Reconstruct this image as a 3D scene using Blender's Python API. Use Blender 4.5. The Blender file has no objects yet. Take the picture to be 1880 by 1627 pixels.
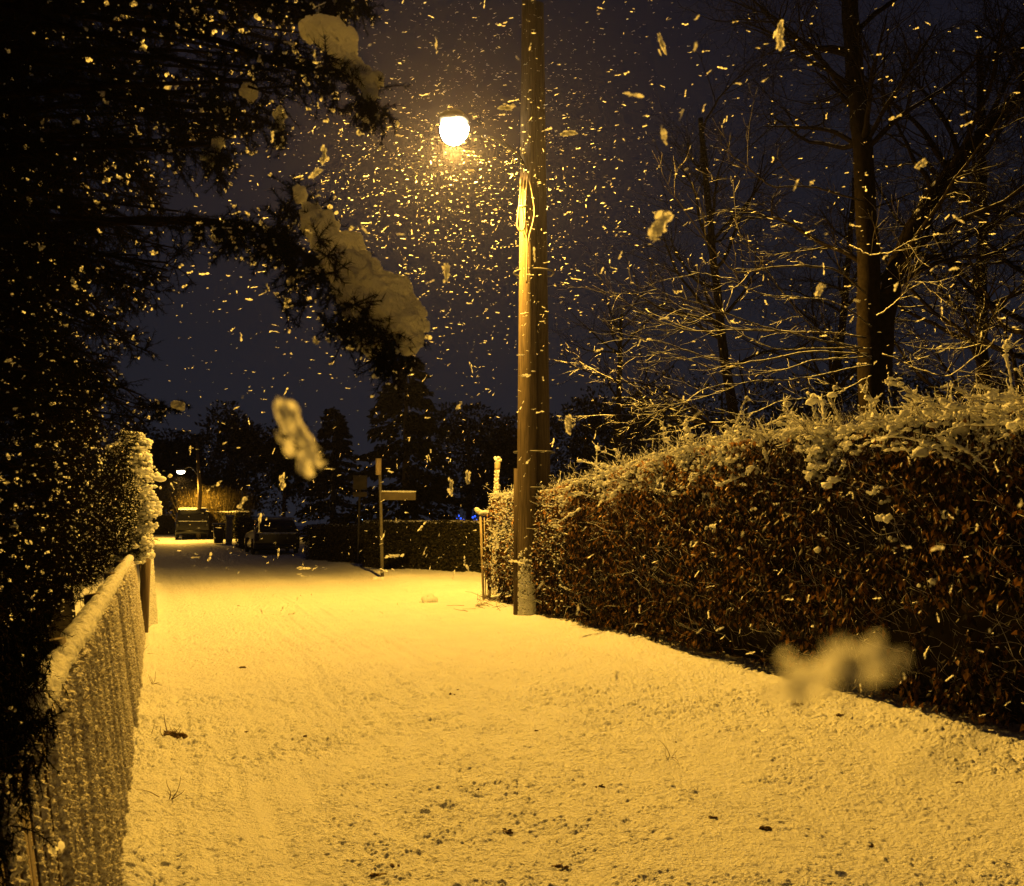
import bpy, bmesh, math, random
import numpy as np
from mathutils import Vector
rad = math.radians
rng = np.random.default_rng(7)
random.seed(7)
C = bpy.context.scene.collection
S = bpy.context.scene

# ------------------------------------------------------------------ camera
CAMZ, PITCH, FPX = 1.6, rad(4.91), 1565.0
cam_d = bpy.data.cameras.new('camera')
cam = bpy.data.objects.new('camera', cam_d); C.objects.link(cam)
cam.location = (0, 0, CAMZ)
cam.rotation_euler = (rad(90) + PITCH, 0, 0)
cam_d.sensor_width = 36; cam_d.lens = 36 * FPX / 1880
cam_d.clip_start = 0.02; cam_d.clip_end = 2000
cam_d.dof.use_dof = True; cam_d.dof.focus_distance = 9.0; cam_d.dof.aperture_fstop = 10
S.camera = cam

# ------------------------------------------------------------------ world: night sky over a lit town
w = bpy.data.worlds.new('World'); S.world = w; w.use_nodes = True
nt = w.node_tree; bg = nt.nodes['Background']
tc = nt.nodes.new('ShaderNodeTexCoord'); sp = nt.nodes.new('ShaderNodeSeparateXYZ')
rp = nt.nodes.new('ShaderNodeValToRGB')
nt.links.new(tc.outputs['Generated'], sp.inputs[0]); nt.links.new(sp.outputs['Z'], rp.inputs[0])
cr = rp.color_ramp
cr.elements[0].position = 0.0; cr.elements[0].color = (0.0140, 0.0150, 0.0215, 1)
cr.elements[1].position = 0.75; cr.elements[1].color = (0.0050, 0.0042, 0.0095, 1)
e = cr.elements.new(0.28); e.color = (0.0098, 0.0102, 0.0158, 1)
nt.links.new(rp.outputs[0], bg.inputs[0]); bg.inputs[1].default_value = 1.0

S.view_settings.view_transform = 'Standard'; S.view_settings.look = 'None'
S.view_settings.exposure = 0.0; S.view_settings.gamma = 1.0
S.render.engine = 'CYCLES'
cy = S.cycles
cy.use_denoising = True
try: cy.denoiser = 'OPENIMAGEDENOISE'
except Exception: pass
cy.max_bounces = 6; cy.diffuse_bounces = 4; cy.glossy_bounces = 2; cy.transmission_bounces = 2
cy.volume_bounces = 0; cy.transparent_max_bounces = 6
cy.caustics_reflective = False; cy.caustics_refractive = False
cy.sample_clamp_indirect = 3.0

SODIUM = (1.0, 0.518, 0.060)
LAMP = Vector((-0.93, 12.9, 7.55))

def street_light(name, loc, power, radius, tilt, rotz=0.0):
    """sodium lamp: throws its light outward and down, little of it upward (photometric curve)"""
    l = bpy.data.lights.new(name, 'POINT'); l.energy = power; l.shadow_soft_size = radius
    l.color = SODIUM; l.use_nodes = True
    t = l.node_tree; em = t.nodes['Emission']
    c = t.nodes.new('ShaderNodeTexCoord'); s = t.nodes.new('ShaderNodeSeparateXYZ')
    m = t.nodes.new('ShaderNodeMapRange'); m.inputs['From Min'].default_value = 1; m.inputs['From Max'].default_value = -1
    r = t.nodes.new('ShaderNodeValToRGB')
    t.links.new(c.outputs['Normal'], s.inputs[0]); t.links.new(s.outputs['Z'], m.inputs['Value'])
    t.links.new(m.outputs[0], r.inputs[0]); t.links.new(r.outputs[0], em.inputs['Strength'])
    stops = [(-1, 0), (-.02, 0), (0.05, .012), (.12, .04), (.24, .13), (.36, .42), (.50, 1.0), (.62, .92), (.78, .66), (.9, .45), (1, .34)]
    el = r.color_ramp.elements
    while len(el) > 1: el.remove(el[0])
    el[0].position = (stops[0][0] + 1) / 2; el[0].color = (stops[0][1],) * 3 + (1,)
    for a, b in stops[1:]:
        q = el.new((a + 1) / 2); q.color = (b, b, b, 1)
    em.inputs['Color'].default_value = (1, 1, 1, 1)
    o = bpy.data.objects.new(name, l); C.objects.link(o); o.location = loc
    o.rotation_euler = (tilt, 0, rotz)
    return o
street_light('lamp_light', LAMP + Vector((0, 0, -.26)), 12600, 0.07, rad(-10))

# ------------------------------------------------------------------ helpers
def P(px, py, Y):
    x = (px - 940) / FPX; u = (813.5 - py) / FPX
    d = np.array([x, math.cos(PITCH) - u * math.sin(PITCH), math.sin(PITCH) + u * math.cos(PITCH)])
    return np.array([0, 0, CAMZ]) + d * (Y / d[1])
def G(px, py):
    x = (px - 940) / FPX; u = (813.5 - py) / FPX
    d = np.array([x, math.cos(PITCH) - u * math.sin(PITCH), math.sin(PITCH) + u * math.cos(PITCH)])
    return np.array([0, 0, CAMZ]) + d * (-CAMZ / d[2])
def nrm(a): return a / np.maximum(np.linalg.norm(a, axis=-1, keepdims=True), 1e-9)

def mesh_np(name, parts, mat, parent=None, smooth=True, attr=None):
    """parts: list of (V (n,3), F (m,k)); one mesh object"""
    Vs, loops, starts, tot = [], [], [], 0
    off = 0; ls = 0
    for V, F in parts:
        if len(V) == 0 or len(F) == 0: continue
        V = np.asarray(V, dtype=np.float32); F = np.asarray(F, dtype=np.int64)
        Vs.append(V); loops.append((F + off).ravel())
        starts.append(ls + np.arange(len(F)) * F.shape[1]); ls += F.size; off += len(V)
    V = np.concatenate(Vs); L = np.concatenate(loops).astype(np.int32); St = np.concatenate(starts).astype(np.int32)
    me = bpy.data.meshes.new(name)
    me.vertices.add(len(V)); me.vertices.foreach_set('co', V.ravel())
    me.loops.add(len(L)); me.loops.foreach_set('vertex_index', L)
    me.polygons.add(len(St)); me.polygons.foreach_set('loop_start', St)
    me.update(calc_edges=True)
    if smooth: me.polygons.foreach_set('use_smooth', np.ones(len(St), dtype=bool))
    if attr is not None:
        a = me.attributes.new(attr[0], 'FLOAT', 'POINT'); a.data.foreach_set('value', np.asarray(attr[1], dtype=np.float32))
    if mat: me.materials.append(mat)
    o = bpy.data.objects.new(name, me); C.objects.link(o)
    if parent: o.parent = parent
    return o
def tag(o, label=None, cat=None, group=None, kind=None):
    if label: o['label'] = label
    if cat: o['category'] = cat
    if group: o['group'] = group
    if kind: o['kind'] = kind
    return o
def thing(name, label, cat, loc=(0, 0, 0), group=None):
    o = bpy.data.objects.new(name, None); C.objects.link(o); o.location = loc; o.empty_display_size = .2
    return tag(o, label, cat, group)
def keep(parent):
    """children were built in world coordinates: shift them under their thing"""
    bpy.context.view_layer.update()
    for ch in parent.children:
        ch.matrix_parent_inverse = parent.matrix_world.inverted()

def tubes(Pth, R, sides=5, cap=True):
    """Pth (N,K,3), R (N,K)"""
    N, K, _ = Pth.shape
    T = np.gradient(Pth, axis=1); T = nrm(T)
    ref = np.where(np.abs(T[:, :1, 2:3]) > .9, np.array([1., 0, 0]), np.array([0, 0, 1.]))
    ref = np.broadcast_to(ref, T.shape)
    A = nrm(np.cross(T, ref)); B = np.cross(T, A)
    th = np.linspace(0, 2 * math.pi, sides, endpoint=False)
    V = Pth[:, :, None, :] + R[:, :, None, None] * (A[:, :, None, :] * np.cos(th)[None, None, :, None] + B[:, :, None, :] * np.sin(th)[None, None, :, None])
    V = V.reshape(-1, 3)
    base = (np.arange(N) * K * sides)[:, None, None] + (np.arange(K - 1) * sides)[None, :, None]
    i = np.arange(sides)[None, None, :]; j = (i + 1) % sides
    F = np.stack([base + i, base + j, base + sides + j, base + sides + i], -1).reshape(-1, 4)
    out = [(V, F)]
    if cap and sides >= 3:
        idx = np.arange(N)[:, None] * K * sides + (K - 1) * sides + np.arange(sides)[None]
        idx0 = np.arange(N)[:, None] * K * sides + np.arange(sides)[None, ::-1]
        F2 = np.concatenate([idx, idx0])
        return [(V, F), (V, F2)] if False else merge_faces(V, F, F2)
    return out
def merge_faces(V, F, F2):
    return [('m', V, F, F2)]
_old = mesh_np
def mesh_np(name, parts, mat, parent=None, smooth=True, attr=None):
    flat = []
    Vs, L, St, off, ls = [], [], [], 0, 0
    for p in parts:
        if len(p) == 2: V, Fs = p[0], [p[1]]
        else: V, Fs = p[1], list(p[2:])
        if len(V) == 0: continue
        Vs.append(np.asarray(V, dtype=np.float32))
        for F in Fs:
            F = np.asarray(F, dtype=np.int64)
            if len(F) == 0: continue
            L.append((F + off).ravel()); St.append(ls + np.arange(len(F)) * F.shape[1]); ls += F.size
        off += len(V)
    V = np.concatenate(Vs); L = np.concatenate(L).astype(np.int32); St = np.concatenate(St).astype(np.int32)
    me = bpy.data.meshes.new(name)
    me.vertices.add(len(V)); me.vertices.foreach_set('co', V.ravel())
    me.loops.add(len(L)); me.loops.foreach_set('vertex_index', L)
    me.polygons.add(len(St)); me.polygons.foreach_set('loop_start', St)
    me.update(calc_edges=True)
    if smooth: me.polygons.foreach_set('use_smooth', np.ones(len(St), dtype=bool))
    if attr is not None:
        a = me.attributes.new(attr[0], 'FLOAT', 'POINT'); a.data.foreach_set('value', np.asarray(attr[1], dtype=np.float32))
    if mat: me.materials.append(mat)
    o = bpy.data.objects.new(name, me); C.objects.link(o)
    if parent: o.parent = parent
    return o

def polytube(pts, r, K=None, sides=8):
    """one smooth tube through points; r list or number"""
    pts = np.array(pts, float); n = len(pts)
    r = np.full(n, r, float) if np.isscalar(r) else np.array(r, float)
    K = K or max(2, (n - 1) * 5 + 1)
    t = np.linspace(0, n - 1, K)
    return tubes(catmull(pts, t)[None], np.interp(t, np.arange(n), r)[None], sides)
def catmull(pts, t):
    n = len(pts)
    if n == 2: return pts[0] + (pts[1] - pts[0]) * t[:, None]
    i = np.clip(np.floor(t).astype(int), 0, n - 2); f = (t - i)[:, None]
    p = np.vstack([2 * pts[0] - pts[1], pts, 2 * pts[-1] - pts[-2]])
    a, b, c, d = p[i], p[i + 1], p[i + 2], p[i + 3]
    return .5 * (2 * b + (c - a) * f + (2 * a - 5 * b + 4 * c - d) * f ** 2 + (3 * b - a - 3 * c + d) * f ** 3)

def ico(sub):
    bm = bmesh.new(); bmesh.ops.create_icosphere(bm, subdivisions=sub, radius=1)
    V = np.array([v.co[:] for v in bm.verts]); F = np.array([[v.index for v in f.verts] for f in bm.faces]); bm.free()
    return V, F
ICO = {1: ico(1), 2: ico(2), 3: ico(3)}
def randrot(n):
    q = nrm(rng.normal(size=(n, 4))); a, b, c, d = q.T
    return np.stack([1 - 2 * (c * c + d * d), 2 * (b * c - a * d), 2 * (b * d + a * c), 2 * (b * c + a * d), 1 - 2 * (b * b + d * d), 2 * (c * d - a * b),
                     2 * (b * d - a * c), 2 * (c * d + a * b), 1 - 2 * (b * b + c * c)], -1).reshape(n, 3, 3)
def blobs(Cn, Sc, sub=1, jit=.15, rot=True):
    """many lumps: centres (n,3), sizes (n,) or (n,3)"""
    V, F = ICO[sub]; n = len(Cn); Sc = np.asarray(Sc, float)
    if Sc.ndim == 1: Sc = Sc[:, None] * np.ones(3)
    W = V[None] * (1 + jit * rng.normal(size=(n, len(V), 1))) 
    if rot:
        R = randrot(n); W = np.einsum('nij,nvj->nvi', R, W)
    W = W * Sc[:, None, :] + np.asarray(Cn)[:, None, :]
    FF = (F[None] + (np.arange(n) * len(V))[:, None, None]).reshape(-1, 3)
    return [(W.reshape(-1, 3), FF)]
def box(c, s, rz=0):
    c = np.array(c, float); s = np.array(s, float) / 2
    V = np.array([[x, y, z] for x in (-1, 1) for y in (-1, 1) for z in (-1, 1)]) * s
    ca, sa = math.cos(rz), math.sin(rz)
    V = np.stack([V[:, 0] * ca - V[:, 1] * sa, V[:, 0] * sa + V[:, 1] * ca, V[:, 2]], -1) + c
    F = np.array([[0, 1, 3, 2], [4, 6, 7, 5], [0, 4, 5, 1], [2, 3, 7, 6], [0, 2, 6, 4], [1, 5, 7, 3]])
    return [(V, F)]
def add_bevel(o, wd, seg=2):
    m = o.modifiers.new('bevel', 'BEVEL'); m.width = wd; m.segments = seg; m.limit_method = 'ANGLE'
    return o

# numpy noise
def h2(ix, iy, s=0):
    n = (ix.astype(np.int64) * 374761393 + iy.astype(np.int64) * 668265263 + s * 974634777) & 0xffffffff
    n = ((n ^ (n >> 13)) * 1274126177) & 0xffffffff
    n = ((n ^ (n >> 16)) * 2246822519) & 0xffffffff
    return ((n ^ (n >> 15)) & 0xffffff) / float(0xffffff)
def vn(x, y, s=0):
    ix = np.floor(x); iy = np.floor(y); fx = x - ix; fy = y - iy
    fx = fx * fx * fx * (fx * (fx * 6 - 15) + 10); fy = fy * fy * fy * (fy * (fy * 6 - 15) + 10)
    a = h2(ix, iy, s); b = h2(ix + 1, iy, s); c = h2(ix, iy + 1, s); d = h2(ix + 1, iy + 1, s)
    return (a + (b - a) * fx) * (1 - fy) + (c + (d - c) * fx) * fy - .5
def fbm(x, y, o=4, s=0):
    r = 0; a = 1
    for k in range(o): r = r + a * vn(x * 2 ** k + 17 * k, y * 2 ** k - 9 * k, s + k); a *= .5
    return r
def worley(x, y, s=0):
    ix = np.floor(x); iy = np.floor(y); d = np.full(x.shape, 9.0)
    for i in (-1, 0, 1):
        for j in (-1, 0, 1):
            cx = ix + i; cy_ = iy + j
            dx = cx + h2(cx, cy_, s) - x; dy = cy_ + h2(cx, cy_, s + 5) - y
            d = np.minimum(d, dx * dx + dy * dy)
    return np.sqrt(d)

# plants
def grow(P0, D0, L, R0, R1, K, wig, trop=0.0):
    N = len(P0); d = nrm(D0); out = [P0]; st = (L / (K - 1))[:, None] if np.ndim(L) else L / (K - 1)
    for k in range(K - 1):
        d = nrm(d + wig * rng.normal(size=(N, 3)) + np.array([0, 0, trop]))
        out.append(out[-1] + d * st)
    Pt = np.stack(out, 1); t = np.linspace(0, 1, K)[None]
    R0 = np.broadcast_to(np.asarray(R0, float), (N,))[:, None]; R1 = np.broadcast_to(np.asarray(R1, float), (N,))[:, None]
    return Pt, R0 + (R1 - R0) * t
def along(Pt, t):
    """Pt (N,K,3); t (N,M) in 0..1 -> pos, tangent (N,M,3)"""
    N, K, _ = Pt.shape; x = t * (K - 1); i = np.clip(np.floor(x).astype(int), 0, K - 2); f = (x - i)[..., None]
    n = np.arange(N)[:, None]; a = Pt[n, i]; b = Pt[n, i + 1]
    return a + (b - a) * f, nrm(b - a)
def kids(Pt, R, n, lo, hi, ang, flat=0.0):
    N = len(Pt); t = rng.uniform(lo, hi, (N, n)); p, T = along(Pt, t)
    r = np.take_along_axis(R, np.clip((t * (R.shape[1] - 1)).astype(int), 0, R.shape[1] - 1), 1)
    q = rng.normal(size=p.shape); q[..., 2] *= (1 - flat)
    q = nrm(q - (q * T).sum(-1, keepdims=True) * T)
    a = ang * rng.uniform(.7, 1.3, (N, n, 1))
    D = np.cos(a) * T + np.sin(a) * q
    return p.reshape(-1, 3), D.reshape(-1, 3), r.ravel(), t.ravel()
def needles(Pt, M, ln, wd, fwd=.75):
    N = len(Pt); t = rng.uniform(.03, 1, (N, M)); p, T = along(Pt, t)
    q = rng.normal(size=p.shape); q = nrm(q - (q * T).sum(-1, keepdims=True) * T)
    D = nrm(T * fwd + q); W = nrm(np.cross(D, rng.normal(size=D.shape)))
    l = ln * rng.uniform(.7, 1.25, (N, M, 1))
    a = p - W * wd / 2; b = p + W * wd / 2; c = p + D * l
    V = np.stack([a, b, c], 2).reshape(-1, 3)
    return [(V, np.arange(len(V)).reshape(-1, 3))]
def leaves(p, D, ln, wd):
    """folded diamond leaves"""
    N = len(p); D = nrm(D); W = nrm(np.cross(D, rng.normal(size=D.shape))); Nn = np.cross(D, W)
    ln = ln[:, None]; wd = wd[:, None]
    a = p; c = p + D * ln; m = p + D * ln * .45
    b = m + W * wd / 2 + Nn * wd * .22; d = m - W * wd / 2 + Nn * wd * .22
    V = np.stack([a, b, c, d], 1).reshape(-1, 3); i = np.arange(N)[:, None] * 4
    F = np.concatenate([i + [0, 1, 2], i + [0, 2, 3]])
    return [(V, F)]

# ------------------------------------------------------------------ materials
def mat(name, base, rough=.7, spec=.5, var=None, vscale=20, bump=None, metal=0, trans=0, aniso=None, island=0, coord='Object', ramp=(.32, .68)):
    m = bpy.data.materials.new(name); m.use_nodes = True; t = m.node_tree; N = t.nodes
    b = N['Principled BSDF']; b.inputs['Base Color'].default_value = (*base, 1); b.inputs['Roughness'].default_value = rough
    b.inputs['Specular IOR Level'].default_value = spec; b.inputs['Metallic'].default_value = metal
    c = N.new('ShaderNodeTexCoord'); src = c.outputs[coord]
    if aniso:
        mp = N.new('ShaderNodeMapping'); mp.inputs['Scale'].default_value = aniso; t.links.new(src, mp.inputs[0]); src = mp.outputs[0]
    col = None
    if var:
        n = N.new('ShaderNodeTexNoise'); n.inputs['Scale'].default_value = vscale; n.inputs['Detail'].default_value = 6
        t.links.new(src, n.inputs['Vector'])
        mx = N.new('ShaderNodeValToRGB'); mx.color_ramp.elements[0].position = ramp[0]; mx.color_ramp.elements[1].position = ramp[1]
        mx.color_ramp.elements[0].color = (*base, 1); mx.color_ramp.elements[1].color = (*var, 1)
        if island:
            g = N.new('ShaderNodeNewGeometry'); a = N.new('ShaderNodeMath'); a.operation = 'MULTIPLY_ADD'
            a.inputs[1].default_value = island; t.links.new(g.outputs['Random Per Island'], a.inputs[0])
            s_ = N.new('ShaderNodeMath'); s_.operation = 'SUBTRACT'; s_.inputs[1].default_value = island / 2
            t.links.new(n.outputs[0], s_.inputs[0]); t.links.new(s_.outputs[0], a.inputs[2]); t.links.new(a.outputs[0], mx.inputs[0])
        else: t.links.new(n.outputs[0], mx.inputs[0])
        t.links.new(mx.outputs[0], b.inputs['Base Color']); col = mx.outputs[0]
    if bump:
        prev = None
        for sc, st, ds in bump:
            n = N.new('ShaderNodeTexNoise'); n.inputs['Scale'].default_value = sc; n.inputs['Detail'].default_value = 4
            t.links.new(src, n.inputs['Vector'])
            bp = N.new('ShaderNodeBump'); bp.inputs['Strength'].default_value = st; bp.inputs['Distance'].default_value = ds
            t.links.new(n.outputs[0], bp.inputs['Height'])
            if prev: t.links.new(prev.outputs[0], bp.inputs['Normal'])
            prev = bp
        t.links.new(prev.outputs[0], b.inputs['Normal'])
    if trans:
        tr = N.new('ShaderNodeBsdfTranslucent'); ms = N.new('ShaderNodeMixShader'); ms.inputs[0].default_value = trans
        tr.inputs[0].default_value = (*base, 1)
        if col: t.links.new(col, tr.inputs[0])
        o = N['Material Output']; t.links.new(b.outputs[0], ms.inputs[1]); t.links.new(tr.outputs[0], ms.inputs[2]); t.links.new(ms.outputs[0], o.inputs[0])
    return m
def emit(name, col, st):
    m = bpy.data.materials.new(name); m.use_nodes = True; b = m.node_tree.nodes['Principled BSDF']
    b.inputs['Base Color'].default_value = (0, 0, 0, 1)
    b.inputs['Emission Color'].default_value = (*col, 1); b.inputs['Emission Strength'].default_value = st
    return m
M = {}
M['snow'] = mat('snow', (.80, .82, .86), .55, .4, (.86, .88, .90), 3, [(70, .7, .02), (210, .9, .012)])
M['snow_clump'] = mat('snow_clump', (.82, .84, .88), .6, .4, (.88, .89, .91), 14, [(70, .7, .012), (240, .8, .006)], trans=.45)
M['crust'] = mat('crust', (.26, .22, .17), .7, .3, (.78, .78, .80), 75, [(70, .8, .012), (260, .9, .006)])
M['flake'] = mat('flake', (.95, .96, .97), .6, .2, trans=.62)
M['bit'] = mat('bit', (.95, .96, .97), .4, .4, trans=.65)
M['cushion'] = mat('cushion', (.90, .90, .91), .7, .3, (.95, .95, .95), 30, [(60, .8, .012), (200, .9, .010)], trans=.36)
M['needle'] = mat('needle', (.003, .005, .002), .9, .0, (.006, .008, .003), 30, island=.5)
M['needle_far'] = mat('needle_far', (.004, .005, .004), .8, .1, (.009, .011, .008), 3, island=.5)
M['bark'] = mat('bark', (.035, .026, .018), .8, .3, (.075, .058, .040), 14, [(30, .7, .02)])
M['bark_wet'] = mat('bark_wet', (.006, .0045, .003), .9, .0, (.02, .014, .009), 26, [(40, .6, .01)])
M['beech'] = mat('beech', (.009, .004, .0018), .55, .30, (.22, .105, .028), 5, island=1.15, trans=.28, ramp=(.60, 1.15))
M['beech_lamplit'] = mat('beech_lamplit', (.10, .045, .012), .5, .4, (.50, .26, .08), 5, island=.9, trans=.3)  # leaf colour raised to paint in the lamp's light
M['hedge_leaf'] = mat('hedge_leaf', (.012, .013, .006), .6, .3, (.045, .038, .015), 5, island=.9, trans=.2)
M['twig'] = mat('twig', (.055, .036, .022), .6, .4, (.13, .085, .05), 40)
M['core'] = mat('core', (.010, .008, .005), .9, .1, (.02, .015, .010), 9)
M['pole'] = mat('pole', (.055, .042, .029), .8, .12, (.13, .10, .068), 3.0, [(60, .5, .006)], aniso=(14, 14, .9))
M['pole_dark'] = mat('pole_dark', (.045, .033, .024), .8, .15, (.085, .065, .048), 3.0, [(60, .5, .006)], aniso=(14, 14, .9))
M['metal'] = mat('metal', (.06, .055, .045), .6, .4, (.10, .09, .075), 20, [(80, .2, .003)], metal=.3)
M['black_metal'] = mat('black_metal', (.010, .010, .010), .8, .1)
M['dark_metal'] = mat('dark_metal', (.05, .05, .05), .5, .5, (.09, .085, .08), 20)
M['cable'] = mat('cable', (.07, .055, .04), .6, .3, (.14, .11, .08), 60)
M['wood'] = mat('wood', (.07, .05, .035), .75, .3, (.15, .11, .075), 5, [(80, .5, .004)], aniso=(12, 12, 1))
M['wood_pale'] = mat('wood_pale', (.20, .16, .11), .7, .2, (.34, .28, .19), 5, [(80, .4, .004)], aniso=(12, 12, 1))
M['paint_dark'] = mat('paint_dark', (.012, .013, .016), .3, .5, (.02, .02, .024), 8)
M['rubber'] = mat('rubber', (.012, .012, .012), .8, .3, (.02, .02, .02), 30)
M['glass_dark'] = mat('glass_dark', (.008, .009, .012), .08, .6, (.012, .013, .016), 6)
M['sign'] = mat('sign', (.045, .036, .024), .6, .3, (.07, .057, .036), 6, [(40, .3, .003)])
M['sign_dark'] = mat('sign_dark', (.035, .03, .02), .6, .3, (.06, .05, .03), 8)
M['litter'] = mat('litter', (.07, .045, .025), .8, .2, (.20, .13, .07), 60)
M['stone'] = mat('stone', (.22, .20, .17), .85, .2, (.34, .31, .26), 8, [(30, .5, .01)])
M['bulb'] = emit('bulb', (1.0, .82, .50), 60)
M['bulb_far'] = emit('bulb_far', (1.0, .90, .62), 14)
M['led_blue'] = emit('led_blue', (.03, .11, 1.0), 1.6)
M['led_white'] = emit('led_white', (.50, .75, 1.0), 5)

def dusted(name, base, var, snow_at=.35, rough=.6, nscale=9, var_scale=14, spec=.3):
    """surface with settled snow wherever it faces upward"""
    m = mat(name, base, rough, spec, var, var_scale, [(40, .5, .008)])
    t = m.node_tree; N = t.nodes; b = N['Principled BSDF']
    g = N.new('ShaderNodeNewGeometry'); s = N.new('ShaderNodeSeparateXYZ'); t.links.new(g.outputs['Normal'], s.inputs[0])
    n = N.new('ShaderNodeTexNoise'); n.inputs['Scale'].default_value = nscale
    c = N.new('ShaderNodeTexCoord'); t.links.new(c.outputs['Object'], n.inputs['Vector'])
    a = N.new('ShaderNodeMath'); a.operation = 'MULTIPLY_ADD'; a.inputs[1].default_value = 1.2; t.links.new(n.outputs[0], a.inputs[0]); t.links.new(s.outputs['Z'], a.inputs[2])
    mr = N.new('ShaderNodeMapRange'); mr.inputs['From Min'].default_value = snow_at + .6; mr.inputs['From Max'].default_value = snow_at + .75
    t.links.new(a.outputs[0], mr.inputs['Value'])
    mx = N.new('ShaderNodeMix'); mx.data_type = 'RGBA'; t.links.new(mr.outputs[0], mx.inputs[0])
    old = b.inputs['Base Color'].links[0].from_socket
    t.links.new(old, mx.inputs[6]); mx.inputs[7].default_value = (.82, .84, .88, 1); t.links.new(mx.outputs[2], b.inputs['Base Color'])
    return m
M['bark_snow'] = dusted('bark_snow', (.005, .0035, .0025), (.013, .0095, .0065), .66, rough=.9, spec=.03)
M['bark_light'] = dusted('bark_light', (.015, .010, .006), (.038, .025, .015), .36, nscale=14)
M['twig_snow'] = dusted('twig_snow', (.055, .036, .022), (.13, .085, .05), -.05, nscale=25)
M['car_snow'] = dusted('car_snow', (.012, .013, .016), (.02, .02, .024), .55, rough=.3, nscale=4)

def flake_shapes(p, w_, l_, D, m=3, nv_=7, big=1.0):
    """aggregates of thin crystal plates strung loosely along D"""
    n = len(p); T = nrm(D); A = nrm(np.cross(T, rng.normal(size=T.shape))); B = np.cross(T, A)
    spread = .13 if big == 1.0 else .26; a = np.linspace(0, 2 * math.pi, nv_, endpoint=False); parts = []
    for k in range(m):
        off = (k - (m - 1) / 2) / m * .8
        c = p + T * (l_ * (off + rng.normal(0, .05, n)))[:, None] + (A * rng.normal(0, spread, (n, 1)) + B * rng.normal(0, spread, (n, 1))) * w_[:, None]
        N_ = nrm(np.cross(T, rng.normal(size=T.shape)) + .25 * rng.normal(size=T.shape)); U = nrm(T - (T * N_).sum(-1, keepdims=True) * N_); W = np.cross(N_, U)
        ru = l_ * rng.uniform(.9, 1.5, n) / m * .75 * big; rw = w_ * rng.uniform(.32, .55, n) * (1 if big == 1.0 else .55)
        rr_ = rng.uniform(.72, 1.2, (n, nv_))
        X_ = c[:, None] + U[:, None] * (np.cos(a) * rr_ * ru[:, None])[..., None] + W[:, None] * (np.sin(a) * rr_ * rw[:, None])[..., None] + N_[:, None] * (rng.normal(0, .10, (n, nv_)) * w_[:, None])[..., None]
        parts.append(np.concatenate([c[:, None] + N_[:, None] * (.15 * w_)[:, None, None], X_], 1))
    Vv = np.concatenate(parts, 1); f = np.array([[0, 1 + j, 1 + (j + 1) % nv_] for j in range(nv_)])
    return Vv, np.concatenate([f + k * (nv_ + 1) for k in range(m)])
def bits(name, p, r_, parent):
    """little ragged crusts of snow and ice on the needle tips"""
    Vv, Ff = flake_shapes(p, r_ * 2.0, r_ * 2.2, rng.normal(size=p.shape), 3, 6); nv = Vv.shape[1]; n = len(p)
    return mesh_np(name, [(Vv.reshape(-1, 3), (Ff[None] + (np.arange(n) * nv)[:, None, None]).reshape(-1, 3))], M['bit'], parent, smooth=False)

# ------------------------------------------------------------------ layout lines
F0, F1 = G(212, 1620), G(263, 1180)                       # fence foot
fd = nrm((F1 - F0)[None])[0]; fn = np.array([fd[1], -fd[0], 0])      # fn points to the road
H0, H1 = G(1000, 1140), G(1880, 1385)                     # beech hedge foot
hd = nrm((H1 - H0)[None])[0]; hn = np.array([hd[1], -hd[0], 0])      # hn toward the road?
if np.dot(hn, F0 - H0) < 0: hn = -hn
if np.dot(fn, H0 - F0) < 0: fn = -fn
print('FENCE', F0, F1, fd, 'HEDGE', H0, H1, hd)

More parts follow.
